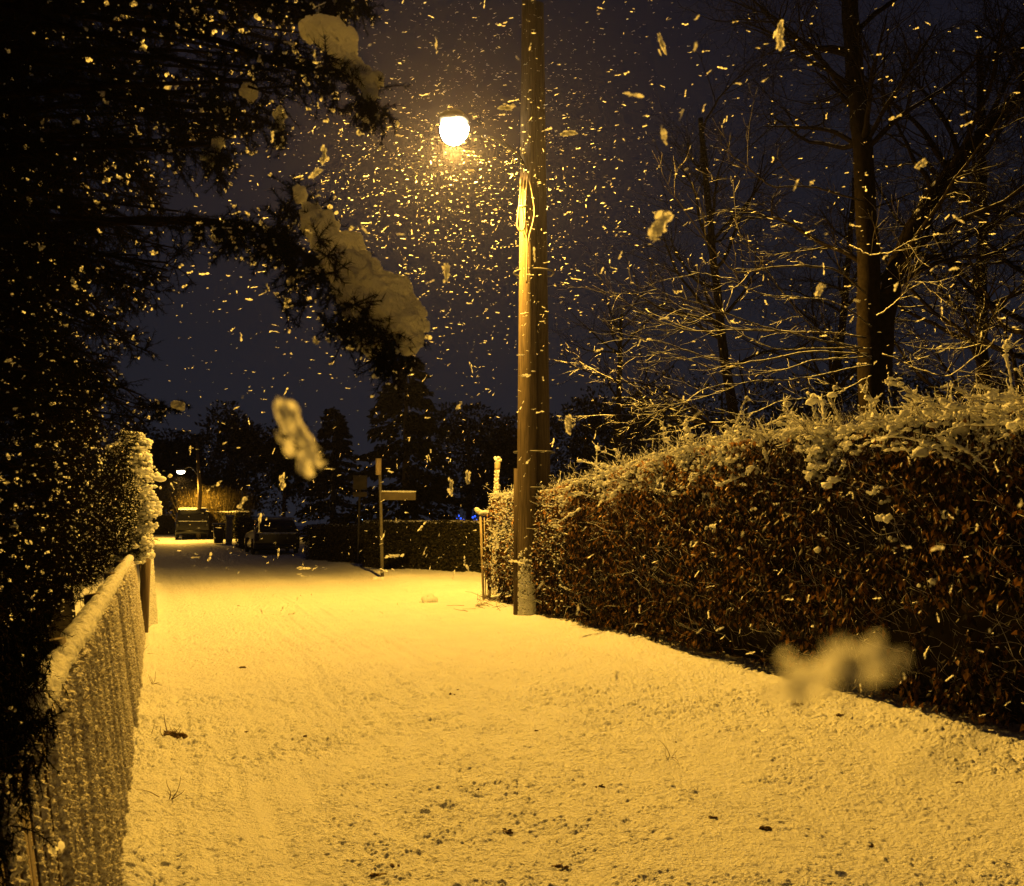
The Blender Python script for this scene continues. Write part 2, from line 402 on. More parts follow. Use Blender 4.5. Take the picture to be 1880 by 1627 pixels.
# ------------------------------------------------------------------ ground
RR_ = lambda x, y: np.sqrt(x * x + y * y)
def ground_z(x, y, fine=True):
    p = np.stack([x, y], -1)
    dh = (p - H0[:2]) @ hn[:2]; df = (p - F0[:2]) @ fn[:2]; s = (p - F0[:2]) @ fd[:2]
    r = np.sqrt(x * x + y * y)
    near = np.clip(1 - (r - 25) / 20, 0, 1)
    z = .035 * fbm(x * .55, y * .55, 3, 3)
    z += .10 * np.exp(-np.maximum(dh + .1, 0) ** 2 / .5) * (1 + .7 * vn(s * 1.3, s * 0 + 2., 9)) * near
    z += .07 * np.exp(-np.maximum(df, 0) ** 2 / .06) * (1 + .8 * vn(s * 2.3, s * 0 + 5., 11)) * near
    # drifts pushed by wheels, along the road
    z += .016 * vn(df * 3.2 + .25 * vn(s * .6, df, 4), s * .22, 21) * near * 2
    z += .018 * np.exp(-((df - 1.9) / .22) ** 2) * vn(s * .8, df * 0, 31) - .012 * np.exp(-((df - 3.4) / .25) ** 2) * near
    if fine:
        k = np.clip(.80 + .5 * fbm(x * .8, y * .8, 2, 41) + .5 * vn(x * 3.1, y * 3.1, 44), .45, 1.25)
        wx = x + .03 * vn(x * 9, y * 9, 51); wy = y + .03 * vn(x * 9, y * 9, 52)
        a = worley(wx * 22, wy * 22, 61); b = worley(wx * 47, wy * 47, 62); e_ = worley(wx * 11, wy * 11, 64)
        sp1 = np.clip(vn(x * 12, y * 12, 65) * 5 + .3, 0, 1); sp2 = np.clip(vn(x * 5, y * 5, 66) * 6 - .6, 0, 1)
        ss = lambda v, lo, hi: (lambda t: t * t * (3 - 2 * t))(np.clip((v - lo) / (hi - lo), 0, 1))
        k = k * np.clip(RR_(x, y) / 6.5, .55, 1)
        z += k * (.0105 * ss(-a, -.50, -.20) * sp1 * (.4 + .6 * np.clip(RR_(x, y) / 7, 0, 1)) + .0062 * ss(-b, -.60, -.20) * np.clip(.5 + sp1, 0, 1) + .018 * ss(-e_, -.38, -.16) * sp2 * ss(a, .0, .5) + .016 * fbm(x * 17, y * 17, 4, 63) + .010 * fbm(x * 48, y * 48, 3, 73))
        # faint wheel and wind streaks along the lane
        q = df + .12 * vn(s * .35, df * .7, 67)
        z += .017 * near * (vn(q * 9, s * .5, 68) + .6 * vn(q * 21, s * .8, 69)) * np.clip(vn(df * 1.1, s * .15, 70) * 3 + .8, 0, 1.3)
    return z
inv = np.linspace(1 / .6, 1 / 3.0, 60)[:-1]
inv = np.concatenate([inv, np.linspace(1 / 3.0, 1 / 24, 1300)[:-1], np.linspace(1 / 24, 1 / 60, 110), 1 / np.array([75, 95, 120, 150.])])
rr = 1 / inv
th = np.concatenate([np.linspace(-180, -50, 60)[:-1], np.linspace(-50, -34, 90)[:-1], np.linspace(-34, 34, 1500)[:-1], np.linspace(34, 50, 90)[:-1], np.linspace(50, 180, 60)])[:-1]
TH, RR = np.meshgrid(np.radians(th), rr)
X = RR * np.sin(TH); Y = RR * np.cos(TH)
amp = np.clip(1.25 - RR / 40, .3, 1)
Z = ground_z(X, Y)
V = np.stack([X, Y, Z], -1).reshape(-1, 3); nr, nc = X.shape
i = np.arange(nr - 1)[:, None] * nc; j = np.arange(nc)[None]; j2 = (j + 1) % nc
Fq = np.stack([i + j, i + nc + j, i + nc + j2, i + j2], -1).reshape(-1, 4)
inner = np.array([[0, 0, float(ground_z(np.array([0.]), np.array([0.]))[0])]])
V = np.vstack([V, inner]); jj = np.arange(nc)
F3 = np.stack([np.full(nc, len(V) - 1), jj, (jj + 1) % nc], -1)
g = mesh_np('ground', [('m', V, Fq, F3)], M['snow']); tag(g, kind='structure')
def gz(p): return float(ground_z(np.array([float(p[0])]), np.array([float(p[1])]))[0])

# ------------------------------------------------------------------ street lamp on its wooden pole
pf = G(966, 1137); pb = pf + np.array([.27, .22, 0]); PH = 10.2
lp = thing('lamp_post', 'tall weathered wooden pole with a lit sodium street lamp and hanging cable loops', 'street lamp', tuple(pf))
def shaft(b, r0, r1, lean=(0, 0)):
    K = 40; t = np.linspace(0, 1, K)
    return np.stack([b[0] + lean[0] * t, b[1] + lean[1] * t, -.1 + (PH + .1) * t], -1), r0 + (r1 - r0) * t
q, r = shaft(pf, .165, .118, (.06, 0)); mesh_np('pole_shaft', tubes(q[None], r[None], 28), M['pole'], lp)
q2, r2 = shaft(pb, .15, .105, (-.06, 0)); mesh_np('rear_shaft', tubes(q2[None], r2[None], 24), M['pole_dark'], lp)
side = pf + np.array([-.16, .0, 0])
mesh_np('cable_duct', tubes(np.array([[side + [0, -.03, -.05], side + [.005, -.03, 1.2], side + [.01, -.03, 2.35]]]), np.full((1, 3), .042), 12), M['pole_dark'], lp)
for zz in (2.05, 2.62, 5.55):
    a = np.linspace(0, 2 * math.pi, 36)
    rc = np.stack([(pf + pb)[0] / 2 + .325 * np.cos(a + .7) * 1.0, (pf + pb)[1] / 2 + .02 + .27 * np.sin(a + .7), np.full(36, zz)], -1)
    mesh_np('metal_band', tubes(rc[None], np.full((1, 36), .014), 6), M['dark_metal'], lp)
# cable loops hanging by the pole
def cab(pts, r=.012): mesh_np('cable', polytube(pts, r, K=60, sides=7), M['cable'], lp)
cp = lambda px, py, dy=-.17: P(px, py, pf[1] + dy)
cab([cp(957, 330), cp(955, 360), cp(951, 400), cp(950, 415), cp(956, 424), cp(963, 416), cp(964, 390), cp(966, 350), cp(969, 322)], .016)
cab([cp(969, 322), cp(975, 345), cp(981, 385), cp(978, 410), cp(972, 432), cp(968, 460)], .011)
cab([cp(957, 330), cp(958, 365), cp(962, 420), cp(968, 445), cp(967, 520)], .014)
mesh_np('cable_bracket', box(cp(962, 379), (.16, .04, .03)), M['metal'], lp)
mesh_np('junction_box', box(cp(957, 335), (.05, .06, .14)), M['metal'], lp)
# lamp arm and head
A0 = np.array([pf[0] + .02, pf[1] - .10, 7.15]); A1 = np.array([LAMP.x + .08, LAMP.y + .42, 7.72])
mesh_np('lamp_arm', polytube([A0, A0 + [-.18, -.1, .28], (A0 + A1) / 2 + [-.05, 0, .28], A1], .030, K=30, sides=12), M['black_metal'], lp)
lh = bpy.data.objects.new('lamp_head', None); lh.parent = lp; C.objects.link(lh)
ax = nrm(np.array([[LAMP.x - A1[0], LAMP.y - A1[1] - .2, 0.]]))[0]; sx = np.array([-ax[1], ax[0], 0])
def loft(secs, mat_, name, parent, n=28):
    """secs: (t along, centre z, half width, half height down, half height up)"""
    R = []
    for t_, cz, hw, hd_, hu in secs:
        a = np.linspace(0, 2 * math.pi, n, endpoint=False)
        R.append(A1 + ax * t_ + sx * (hw * np.cos(a))[:, None] + np.array([0, 0, 1.]) * (cz + np.where(np.sin(a) > 0, hu, hd_) * np.sin(a))[:, None])
    R = np.array(R); V = R.reshape(-1, 3); K = len(secs)
    i = (np.arange(K - 1) * n)[:, None]; j = np.arange(n)[None]
    Fq = np.stack([i + j, i + (j + 1) % n, i + n + (j + 1) % n, i + n + j], -1).reshape(-1, 4)
    return mesh_np(name, [('m', V, Fq, np.array([np.arange(n)[::-1], (K - 1) * n + np.arange(n)]))], mat_, parent)
loft([(-.05, 0, .04, .04, .04), (.05, .02, .09, .05, .06), (.2, .04, .19, .05, .10), (.45, .05, .235, .05, .13), (.65, .04, .20, .05, .11), (.78, .02, .08, .04, .06)], M['dark_metal'], 'lamp_shade', lh)
loft([(.16, -.03, .09, .05, .02), (.24, -.04, .17, .18, .02), (.42, -.04, .235, .30, .02), (.58, -.04, .18, .20, .02), (.68, -.03, .08, .06, .02)], M['bulb'], 'lamp_bowl', lh)
# snow blown onto the foot of the pole
n = 1500; a = rng.uniform(-2.4, -.55, n); zz = .05 + 1.05 * rng.beta(1.1, 1.6, n)
keepm = rng.uniform(size=n) < np.clip(1.3 - zz, .1, 1)
a, zz = a[keepm], zz[keepm]
pp = np.stack([pf[0] + .165 * np.cos(a), pf[1] + .165 * np.sin(a), zz], -1)
mesh_np('stuck_snow', blobs(pp, rng.uniform(.008, .02, len(pp)), 1, .2), M['snow_clump'], lp)
keep(lp)

# ------------------------------------------------------------------ fence on the left
LEAN = rad(9); ftop = 1.13
up = np.array([0, 0, 1.]) * math.cos(LEAN) - fn * math.sin(LEAN)
fo = fn * math.cos(LEAN) + np.array([0, 0, 1.]) * math.sin(LEAN)
def FP(s, h, o=0.0): return F0 + fd * s + up * h + fo * o
s1 = float(np.dot(F1 - F0, fd)) - .1; s0 = -2.9
fen = thing('slatted_fence', 'low wooden slatted fence plastered with blown snow, thick snow on its top rail', 'fence', tuple(FP((s0 + s1) / 2, 0)))
panel = 2.05; edges = list(np.arange(s1, s0 - .01, -panel))
for a_, b_ in zip(edges[:-1], edges[1:]):
    sc = (a_ + b_) / 2; hh = ftop - .1
    slats = []
    pitch_ = .062
    for k in range(int((a_ - b_ - .12) / pitch_)):
        s = b_ + .09 + k * pitch_ + rng.uniform(-.004, .004); top = hh + rng.uniform(-.015, .01); w_ = .046 + rng.uniform(-.004, .004); o_ = rng.uniform(-.006, .006)
        q = [FP(s - w_ / 2, .02, o_), FP(s + w_ / 2, .02, o_), FP(s + w_ / 2, top, o_), FP(s - w_ / 2, top, o_),
             FP(s - w_ / 2, .02, o_ - .02), FP(s + w_ / 2, .02, o_ - .02), FP(s + w_ / 2, top, o_ - .02), FP(s - w_ / 2, top, o_ - .02)]
        slats.append((np.array(q), np.array([[0, 1, 2, 3], [5, 4, 7, 6], [0, 4, 5, 1], [2, 6, 7, 3], [1, 5, 6, 2], [0, 3, 7, 4]])))
    mesh_np('slats', slats, M['wood'], fen, smooth=False)
for s in edges:
    q = tubes(np.array([[FP(s, -.05, -.05), FP(s, .7, -.05), FP(s, ftop + .03, -.05)]]), np.full((1, 3), .045), 10)
    mesh_np('post', q, M['wood'], fen)
for hgt in (.25, ftop - .08):
    q = [FP(s0, hgt - .04, -.03), FP(s1, hgt - .04, -.03), FP(s1, hgt + .04, -.03), FP(s0, hgt + .04, -.03), FP(s0, hgt - .04, -.075), FP(s1, hgt - .04, -.075), FP(s1, hgt + .04, -.075), FP(s0, hgt + .04, -.075)]
    mesh_np('rail', [(np.array(q), np.array([[0, 1, 2, 3], [5, 4, 7, 6], [0, 4, 5, 1], [2, 6, 7, 3], [1, 5, 6, 2], [0, 3, 7, 4]]))], M['wood'], fen, smooth=False)
# plastered snow: a crusted sheet over the slats, with gaps between slats where it did not stick
def crust(sa, sb, ha, hb, cov):
    ns = int((sb - sa) / .005); nh = int((hb - ha) / .006)
    s, h = np.meshgrid(np.linspace(sa, sb, ns), np.linspace(ha, hb, nh))
    ph = (s - s0) / .062; ridge = np.abs(np.sin(math.pi * ph)) ** .6
    wa = worley(s * 70 + .2 * vn(h * 30, s * 30, 5), h * 58, 81); wb = worley(s * 130, h * 105, 82)
    lump = .020 * np.clip(.85 - wa, 0, 1) + .007 * np.clip(.8 - wb, 0, 1)
    col = h2(np.floor(ph), ph * 0, 91)
    gap = np.exp(-((ph - np.round(ph)) / .10) ** 2) * np.where(col > .55, 1.9, .55)
    pst = np.min(np.abs(s[..., None] - np.array(edges)[None, None, :]), -1)
    z = -.0060 + .020 * np.where(h2(np.floor(ph / 1.0), ph * 0, 93) > .72, 1, 0) * ridge + .016 * np.exp(-((np.abs(((s - s0) / .74) % 1 - .5)) / .045) ** 2) + lump * (.5 + .7 * ridge) * 1.35 + .007 * ridge + .008 * fbm(s * 6, h * 4, 3, 95) - .050 * gap
    z -= .03 * np.exp(-((pst - .055) / .016) ** 2)
    z += .012 * np.exp(-(pst / .05) ** 2)
    near = np.clip((s - cov) / .5 + .5 * vn(s * 12, h * 7, 97), -1, 1)
    z -= .03 * np.clip(-near, 0, 1)
    z -= .02 * np.clip((h - (hb - .03)) / .03, 0, 1)
    Pn = F0 + s[..., None] * fd + h[..., None] * up + z[..., None] * fo
    V = Pn.reshape(-1, 3); i = np.arange(nh - 1)[:, None] * ns; j = np.arange(ns - 1)[None]
    return [(V, np.stack([i + j, i + j + 1, i + ns + j + 1, i + ns + j], -1).reshape(-1, 4))]
mesh_np('plastered_snow', crust(-2.2, s1, .0, ftop - .075, -1.15), M['crust'], fen)
# cushion of snow on the top rail
K = 900; t = np.linspace(-1.6, s1, K); n = 26
a = np.linspace(0, 2 * math.pi, n, endpoint=False)
sag = 1 + .35 * vn(t * 2.2, t * 0, 3) + .2 * vn(t * 9, t * 0, 4)
Rg = []
S_, A_ = np.meshgrid(t, a, indexing='ij')
nz = .016 * fbm(S_ * 14, A_ * 2.2, 4, 7) + .012 * np.clip(.8 - worley(S_ * 45, A_ * 5, 8), 0, 1)
ca, sa = np.cos(A_), np.sin(A_)
wdt = .046 * sag[:, None]; hu = .052 * sag[:, None]; hdn = .024
off = ca * (wdt + nz); hh_ = np.where(sa > 0, (hu + nz) * sa, hdn * sa)
Vc = (F0 + S_[..., None] * fd) + (up * (ftop - .04))[None, None] + np.array([0, 0, 1.]) * hh_[..., None] + fo * (off - .02)[..., None]
i = (np.arange(K - 1) * n)[:, None]; j = np.arange(n)[None]
mesh_np('snow_cushion', [('m', Vc.reshape(-1, 3), np.stack([i + j, i + (j + 1) % n, i + n + (j + 1) % n, i + n + j], -1).reshape(-1, 4), np.array([np.arange(n)[::-1], (K - 1) * n + np.arange(n)]))], M['snow_clump'], fen)
keep(fen)

# narrow gate standing past the end of the fence
gp = G(262, 1180) + fd * .25
gt = thing('garden_gate', 'narrow snow crusted wooden gate with dark opening at the far end of the left fence', 'gate', tuple(gp))
gd = nrm(np.array([[fd[0] * .9 + fn[0] * .10, fd[1] * .9 + fn[1] * .10, 0]]))[0]
def board(s, hgt, w_=.075):
    b = gp + gd * s; up2 = np.array([0, 0, 1.]) - fn * .1
    f = fn * .012; a_ = b - gd * w_ / 2; c_ = b + gd * w_ / 2; tp = up2 * hgt
    q = np.array([a_ + f, c_ + f, c_ + f + tp, a_ + f + tp, a_ - f, c_ - f, c_ - f + tp, a_ - f + tp])
    return (q, np.array([[0, 1, 2, 3], [5, 4, 7, 6], [0, 4, 5, 1], [2, 6, 7, 3], [1, 5, 6, 2], [0, 3, 7, 4]]))
mesh_np('boards', [board(.25 + k * .1, 1.38 + rng.uniform(-.02, .02)) for k in range(12)], M['wood'], gt, smooth=False)
mesh_np('gate_post', tubes(np.array([[gp + [0, 0, -.05], gp + [0, 0, .7], gp + [0, 0, 1.5]]]), np.full((1, 3), .06), 10), M['wood'], gt)
n = 5000; s = rng.uniform(.2, 1.4, n); h = rng.uniform(.02, 1.36, n)
pp = gp + s[:, None] * gd + h[:, None] * (np.array([0, 0, 1.]) - fn * .1) + fn * .02
cl = blobs(pp, rng.uniform(.008, .018, n), 1, .2)
pp = gp + np.linspace(.2, 1.4, 60)[:, None] * gd + 1.42 * (np.array([0, 0, 1.]) - fn * .1)
mesh_np('gate_snow', cl + blobs(pp, rng.uniform(.03, .05, 60), 2, .08), M['snow_clump'], gt)
keep(gt)

# ------------------------------------------------------------------ beech hedge on the right
hs0, hs1 = -2.35, 12.5
def hh(s): return np.interp(s, [-3.2, -1, 0, 1.5, 3, 4.5, 6, 8, 12.5], [1.93, 1.96, 2.0, 2.12, 2.30, 2.38, 2.37, 2.36, 2.40])
def HP(s, z, d):  # d: depth behind the front face
    s = np.asarray(s, float); z = np.asarray(z, float); d = np.asarray(d, float)
    bulge = .10 * vn(s * 1.1, z * 1.3, 111) + .12 * np.sin(np.clip(z / 2.2, 0, 1) * math.pi) - .05
    return H0 + s[..., None] * hd + np.array([0, 0, 1.]) * z[..., None] - hn * (d - bulge)[..., None]
hg = thing('beech_hedge', 'long tall beech hedge with dry brown leaves and snowy twigs right of the road', 'hedge', tuple(HP(4., 0., .5)))
ns, nz_ = 160, 26
s_, z_ = np.meshgrid(np.linspace(hs0 + .25, hs1, ns), np.linspace(0.0, 1, nz_), indexing='ij')
zz = z_ * (hh(s_) - .32) ; dd = .30 + .08 * vn(s_ * 3, zz * 3, 5)
fr = HP(s_, zz, dd); bk = HP(s_, zz, 1.15 + dd * 0)
i = (np.arange(ns - 1) * nz_)[:, None]; j = np.arange(nz_ - 1)[None]
q = np.stack([i + j, i + nz_ + j, i + nz_ + j + 1, i + j + 1], -1).reshape(-1, 4)
Nf = ns * nz_
tq = np.stack([np.arange(ns - 1) * nz_ + nz_ - 1, (np.arange(ns - 1) + 1) * nz_ + nz_ - 1, Nf + (np.arange(ns - 1) + 1) * nz_ + nz_ - 1, Nf + np.arange(ns - 1) * nz_ + nz_ - 1], -1)
eq = np.stack([np.arange(nz_ - 1), np.arange(nz_ - 1) + 1, Nf + np.arange(nz_ - 1) + 1, Nf + np.arange(nz_ - 1)], -1)
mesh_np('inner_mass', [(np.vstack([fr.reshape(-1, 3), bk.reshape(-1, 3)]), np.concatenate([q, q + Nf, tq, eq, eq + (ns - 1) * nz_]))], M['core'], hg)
# leaves
n = 80000
s = hs0 + (hs1 - hs0) * rng.uniform(0, 1, n); z = rng.uniform(.05, 1, n) ** .85 * (hh(s) - .03)
d = rng.exponential(.11, n) - .07
gapn = vn(s * 2.6, z * 2.6, 131) + .6 * vn(s * 7, z * 7, 132)
ok = gapn > -.16
top = rng.uniform(size=n) < .14
d = np.where(top, rng.uniform(-.05, 1.15, n), d); z = np.where(top, hh(s) - .02 - rng.exponential(.10, n), z)
s, z, d = s[ok], z[ok], d[ok]; d = np.minimum(d, 1.2)
pp = HP(s, z, d); D = nrm(np.array([0, 0, -1.25]) + .5 * rng.normal(size=pp.shape) + hn * .30)
sz = rng.uniform(.038, .082, len(pp))
mesh_np('leaves', leaves(pp, D, sz, sz * .50), M['beech'], hg, smooth=False)
# extra dry leaves near the pole, lamplight painted in as a paler colour
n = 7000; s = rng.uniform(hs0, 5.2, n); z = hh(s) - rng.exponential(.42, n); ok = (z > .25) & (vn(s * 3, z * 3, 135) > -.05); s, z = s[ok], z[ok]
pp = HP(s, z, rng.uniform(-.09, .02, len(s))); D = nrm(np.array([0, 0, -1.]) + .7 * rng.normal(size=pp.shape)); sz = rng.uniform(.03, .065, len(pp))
mesh_np('lamplit_leaves', leaves(pp, D, sz, sz * .5), M['beech_lamplit'], hg, smooth=False)
# stems and twigs through the face
n = 5200; s = rng.uniform(hs0, hs1, n); z = rng.uniform(.1, 1, n) * (hh(s) - .1); d = rng.uniform(-.02, .28, n)
p0 = HP(s, z, d); D = nrm(np.array([0, 0, .55]) + hn * .55 + .55 * rng.normal(size=p0.shape))
Pt, R = grow(p0, D, rng.uniform(.12, .38, n), rng.uniform(.0018, .004, n), .001, 5, .22, .12)
tw = tubes(Pt, R, 3)
# upright shoots on top
n = 3000; s = rng.uniform(hs0, hs1, n); d = rng.uniform(0, 1.1, n); z = hh(s) - rng.uniform(.05, .35, n)
p0 = HP(s, z, d); D = nrm(np.array([0, 0, 1.]) + hn * .2 + .45 * rng.normal(size=p0.shape))
Pt2, R2 = grow(p0, D, rng.uniform(.15, .42, n), rng.uniform(.0022, .004, n), .0011, 6, .16, .05)
kp, kd, kr, kt = kids(Pt2, R2, 4, .25, .95, .75)
Pt3, R3 = grow(kp, kd, rng.uniform(.04, .14, len(kp)), .0018, .0009, 4, .2)
mesh_np('twigs', tw + tubes(Pt2, R2, 3) + tubes(Pt3, R3, 3), M['twig_snow'], hg)
# snow: coated arching twigs + lumps
sn = []
def coat(Pt, r, lo=.0, seg=7, rough=.35):
    N, K, _ = Pt.shape; t = np.linspace(lo, 1, K * 3); p, T = along(Pt, np.broadcast_to(t, (N, K * 3)))
    r = np.broadcast_to(np.asarray(r, float), (N,))[:, None]
    R = r * (1 - .55 * t[None]) * (1 + rough * rng.normal(size=(N, K * 3))).clip(.35, 1.8)
    p = p + np.array([0, 0, 1.]) * (R * .8)[..., None]
    return tubes(p, R, seg)
q_ = Pt2[:, 0]; sel = (rng.uniform(size=len(Pt2)) < .5) & (vn(q_[:, 0] * 3.2, q_[:, 1] * 3.2, 171) > .0); sn += coat(Pt2[sel], rng.uniform(.004, .012, sel.sum()), 0, 6)
sel3 = rng.uniform(size=len(Pt3)) < .16; sn += coat(Pt3[sel3], rng.uniform(.003, .006, sel3.sum()), 0, 4)
n = 430; s = 1.2 + (hs1 - 1.2) * rng.uniform(0, 1, n) ** .9; d = rng.uniform(-.05, .8, n); z = hh(s) - rng.uniform(-.02, .45, n) * np.where(d < .2, 1, .4)
p0 = HP(s, z, d); D = nrm(hn * .9 + hd * rng.normal(0, .8, n)[:, None] + np.array([0, 0, .55]) + .3 * rng.normal(size=p0.shape))
Pa, Ra = grow(p0, D, rng.uniform(.25, .80, n), .006, .002, 12, .16, -.06)
sn += coat(Pa, rng.uniform(.008, .017, n), 0, 8, .40)
pk, _ = along(Pa, rng.uniform(.05, 1, (n, 9))); pk = pk.reshape(-1, 3); sz = rng.lognormal(math.log(.016), .5, len(pk)).clip(.006, .045)
sn += blobs(pk + [0, 0, .008], np.stack([sz * 1.3, sz * 1.3, sz * .8], -1), 1, .2)
kp, kd, kr, kt = kids(Pa, Ra, 7, .15, .98, .8)
Pk, Rk = grow(kp, kd, rng.uniform(.05, .17, len(kp)), .003, .0015, 6, .22, .08)
sn += coat(Pk, rng.uniform(.003, .008, len(kp)), 0, 5, .5)
mesh_np('branches', tubes(Pa, Ra, 5) + tubes(Pk, Rk, 3), M['twig'], hg)
# random lumps lying on the top and caught in the face
n = 9000; s = hs0 + (hs1 - hs0) * rng.uniform(0, 1, n); d = rng.uniform(-.08, 1.0, n); z = hh(s) - rng.exponential(.07, n) + .02
m = vn(s * 3.5, d * 3.5, 140) + .5 * vn(s * 9, d * 9, 141) > (.26 - .12 * np.clip(s / 4, 0, 1)); s, d, z = s[m], d[m], z[m]
n = len(s); sz = rng.lognormal(math.log(.017), .45, n).clip(.008, .05) * np.clip(.5 + s / 5, .45, 1.15)
sn += blobs(HP(s, z, d), np.stack([sz * 1.35, sz * 1.35, sz * .8], -1), 1, .12)
n = 1500; s = rng.uniform(2.0, hs1, n); d = rng.uniform(-.12, .15, n); z = hh(s) - .06 - rng.exponential(.22, n)
cl = vn(s * 4, z * 4, 150) > .08; s, d, z = s[cl], d[cl], z[cl]; n = len(s); sz = rng.uniform(.012, .034, n)
base = HP(s, z, d); m = 5
cc = (base[:, None] + rng.normal(size=(n, m, 3)) * sz[:, None, None] * [1.2, 1.2, .5]).reshape(-1, 3)
sn += blobs(cc, np.repeat(sz, m) * rng.uniform(.5, 1, n * m), 1, .1)
n = 800; s = rng.uniform(hs0, hs1, n) ; z = rng.uniform(.35, 1, n) ** .6 * (hh(s) - .1); d = rng.uniform(-.08, .06, n)
sn += blobs(HP(s, z, d), np.stack([rng.uniform(.006, .018, n)] * 2 + [rng.uniform(.004, .008, n)], -1), 1, .2)
n = 2600; s = rng.uniform(hs0, .9, n); z = 2.05 - rng.exponential(.5, n); z = np.clip(z, .3, 2.0); d = rng.uniform(-.1, .04, n)
sn += blobs(HP(s, z, d), np.stack([rng.uniform(.008, .024, n)] * 2 + [rng.uniform(.006, .014, n)], -1), 1, .2)
mesh_np('snow_load', sn, M['snow_clump'], hg)
# twigs and litter at the foot
n = 900; s = rng.uniform(hs0, hs1, n); p0 = HP(s, rng.uniform(.03, .2, n), rng.uniform(-.05, .3, n)); D = nrm(hn * rng.uniform(.1, 1.2, n)[:, None] + rng.normal(size=p0.shape) * .7)
Pq, Rq = grow(p0, D, rng.uniform(.1, .35, n), .003, .0012, 5, .25, .02)
mesh_np('foot_twigs', tubes(Pq, Rq, 3), M['twig'], hg)
keep(hg)

# dead twigs in a heap by the gate post
p0 = G(930, 1120); n = 130
tp = thing('twig_heap', 'heap of thin dead twigs lying on snow between gate post and wooden lamp pole', 'twigs', tuple(p0))
st = p0 + np.stack([rng.normal(0, .28, n), rng.normal(0, .35, n), rng.uniform(.02, .13, n)], -1)
Pq, Rq = grow(st, rng.normal(size=(n, 3)) * [1, 1, .25], rng.uniform(.15, .6, n), .005, .002, 6, .2)
Pq[..., 2] = np.maximum(Pq[..., 2], .05)
mesh_np('twigs', tubes(Pq, Rq, 4), M['twig'], tp); keep(tp)

# ------------------------------------------------------------------ open gate and post left of the pole
gb = G(893, 1112)
mg = thing('metal_gate', 'open metal bar gate with snow on its curved top rail, left of the wooden pole', 'gate', tuple(gb))
yb = gb[1]
def bar(px0, py0, px1, py1, r, y=yb): return tubes(np.array([[P(px0, py0, y), P((px0 + px1) / 2, (py0 + py1) / 2, y), P(px1, py1, y)]]), np.full((1, 3), r), 8)
mesh_np('frame', bar(882, 948, 888, 1105, .022) + bar(902, 948, 899, 1100, .02) + bar(889, 950, 892, 1098, .010) + bar(895, 950, 896, 1098, .010) + bar(886, 1060, 900, 1058, .012) + bar(887, 1096, 900, 1094, .014), M['wood_pale'], mg)
mesh_np('top_rail', polytube([P(876, 938, yb), P(881, 944, yb), P(892, 945, yb), P(903, 943, yb)], [.018, .022, .022, .02], K=30, sides=10), M['wood_pale'], mg)
pts = catmull(np.array([P(875, 936, yb), P(881, 941, yb), P(892, 942, yb), P(903, 940, yb)]), np.linspace(0, 3, 60))
mesh_np('rail_snow', blobs(pts + [0, 0, .012] + rng.normal(0, .008, (60, 3)), rng.uniform(.018, .042, 60), 2, .1), M['snow_clump'], mg); keep(mg)
tb = G(905, 1100); y2 = tb[1]
tpst = thing('gate_post', 'slender pale post with a capped top standing at the hedge end', 'post', tuple(tb))
mesh_np('shaft', polytube([P(906, 1102, y2), P(909, 960, y2), P(913, 858, y2)], [.055, .05, .05], K=20, sides=12), M['wood_pale'], tpst)
mesh_np('cap', polytube([P(913, 862, y2), P(913.5, 852, y2), P(914, 846, y2)], [.056, .060, .05], K=8, sides=12), M['wood_pale'], tpst)
n = 500; a = rng.uniform(-2.8, -.6, n); zz = rng.uniform(.1, 2.5, n)
cx = np.interp(zz, [0, 2.7], [P(906, 1102, y2)[0], P(913, 858, y2)[0]])
pts = np.concatenate([np.stack([cx + .052 * np.cos(a), y2 + .052 * np.sin(a), zz], -1), P(914, 845, y2) + rng.normal(0, .02, (14, 3))])
mesh_np('crusted_snow', blobs(pts, np.concatenate([rng.uniform(.008, .02, n), rng.uniform(.03, .05, 14)]), 1, .2), M['snow_clump'], tpst); keep(tpst)

# ------------------------------------------------------------------ conifer overhanging from the left
tb = np.array([-3.0, 3.9, 0.0])
ct = thing('conifer_tree', 'dark conifer arching over the left fence, wet needles and snow laden bough tips', 'tree', tuple(tb))
K = 16; t = np.linspace(0, 1, K)
tr = np.stack([tb[0] + .1 * np.sin(t * 5), tb[1] + .1 * np.cos(t * 4), -.1 + 8.2 * t], -1)
mesh_np('trunk', tubes(tr[None], (.16 - .12 * t)[None], 14), M['bark'], ct)
# outline of the mass as seen in the photograph
bx = lambda y: np.interp(y, [-200, 0, 60, 130, 200, 250, 300, 360, 420, 480, 520, 560, 600, 680, 740, 780, 820, 900], [560, 600, 600, 560, 520, 440, 330, 320, 340, 330, 320, 300, 285, 270, 290, 275, 255, 225])
wood, shoots, tips = [], [], []
def bough(pts, r0, r1, nside, slen, droop=-.06, nk=5):
    pts = np.array(pts); t = np.linspace(0, len(pts) - 1, 24); p = catmull(pts, t)[None]
    R = np.interp(t, [0, len(pts) - 1], [r0, r1])[None]
    wood.append(tubes(p, R, 6))
    kp, kd, kr, kt = kids(p, R, nside, .12, 1.0, .95, .25)
    L = slen * rng.uniform(.5, 1.15, len(kp)) * (1.15 - .6 * kt)
    Q, RQ = grow(kp, kd, L, .0022, .0012, 6, .10, droop); wood.append(tubes(Q, RQ, 3)); shoots.append(Q)
    k2, d2, r2_, t2 = kids(Q, RQ, nk, .15, .95, .8, .2)
    Q2, RQ2 = grow(k2, d2, slen * .42 * rng.uniform(.5, 1.2, len(k2)), .0014, .0009, 6, .10, droop); wood.append(tubes(Q2, RQ2, 3)); shoots.append(Q2)
    shoots.append(p[:, 4:][:, ::4][:, :6] if p.shape[1] > 8 else p)
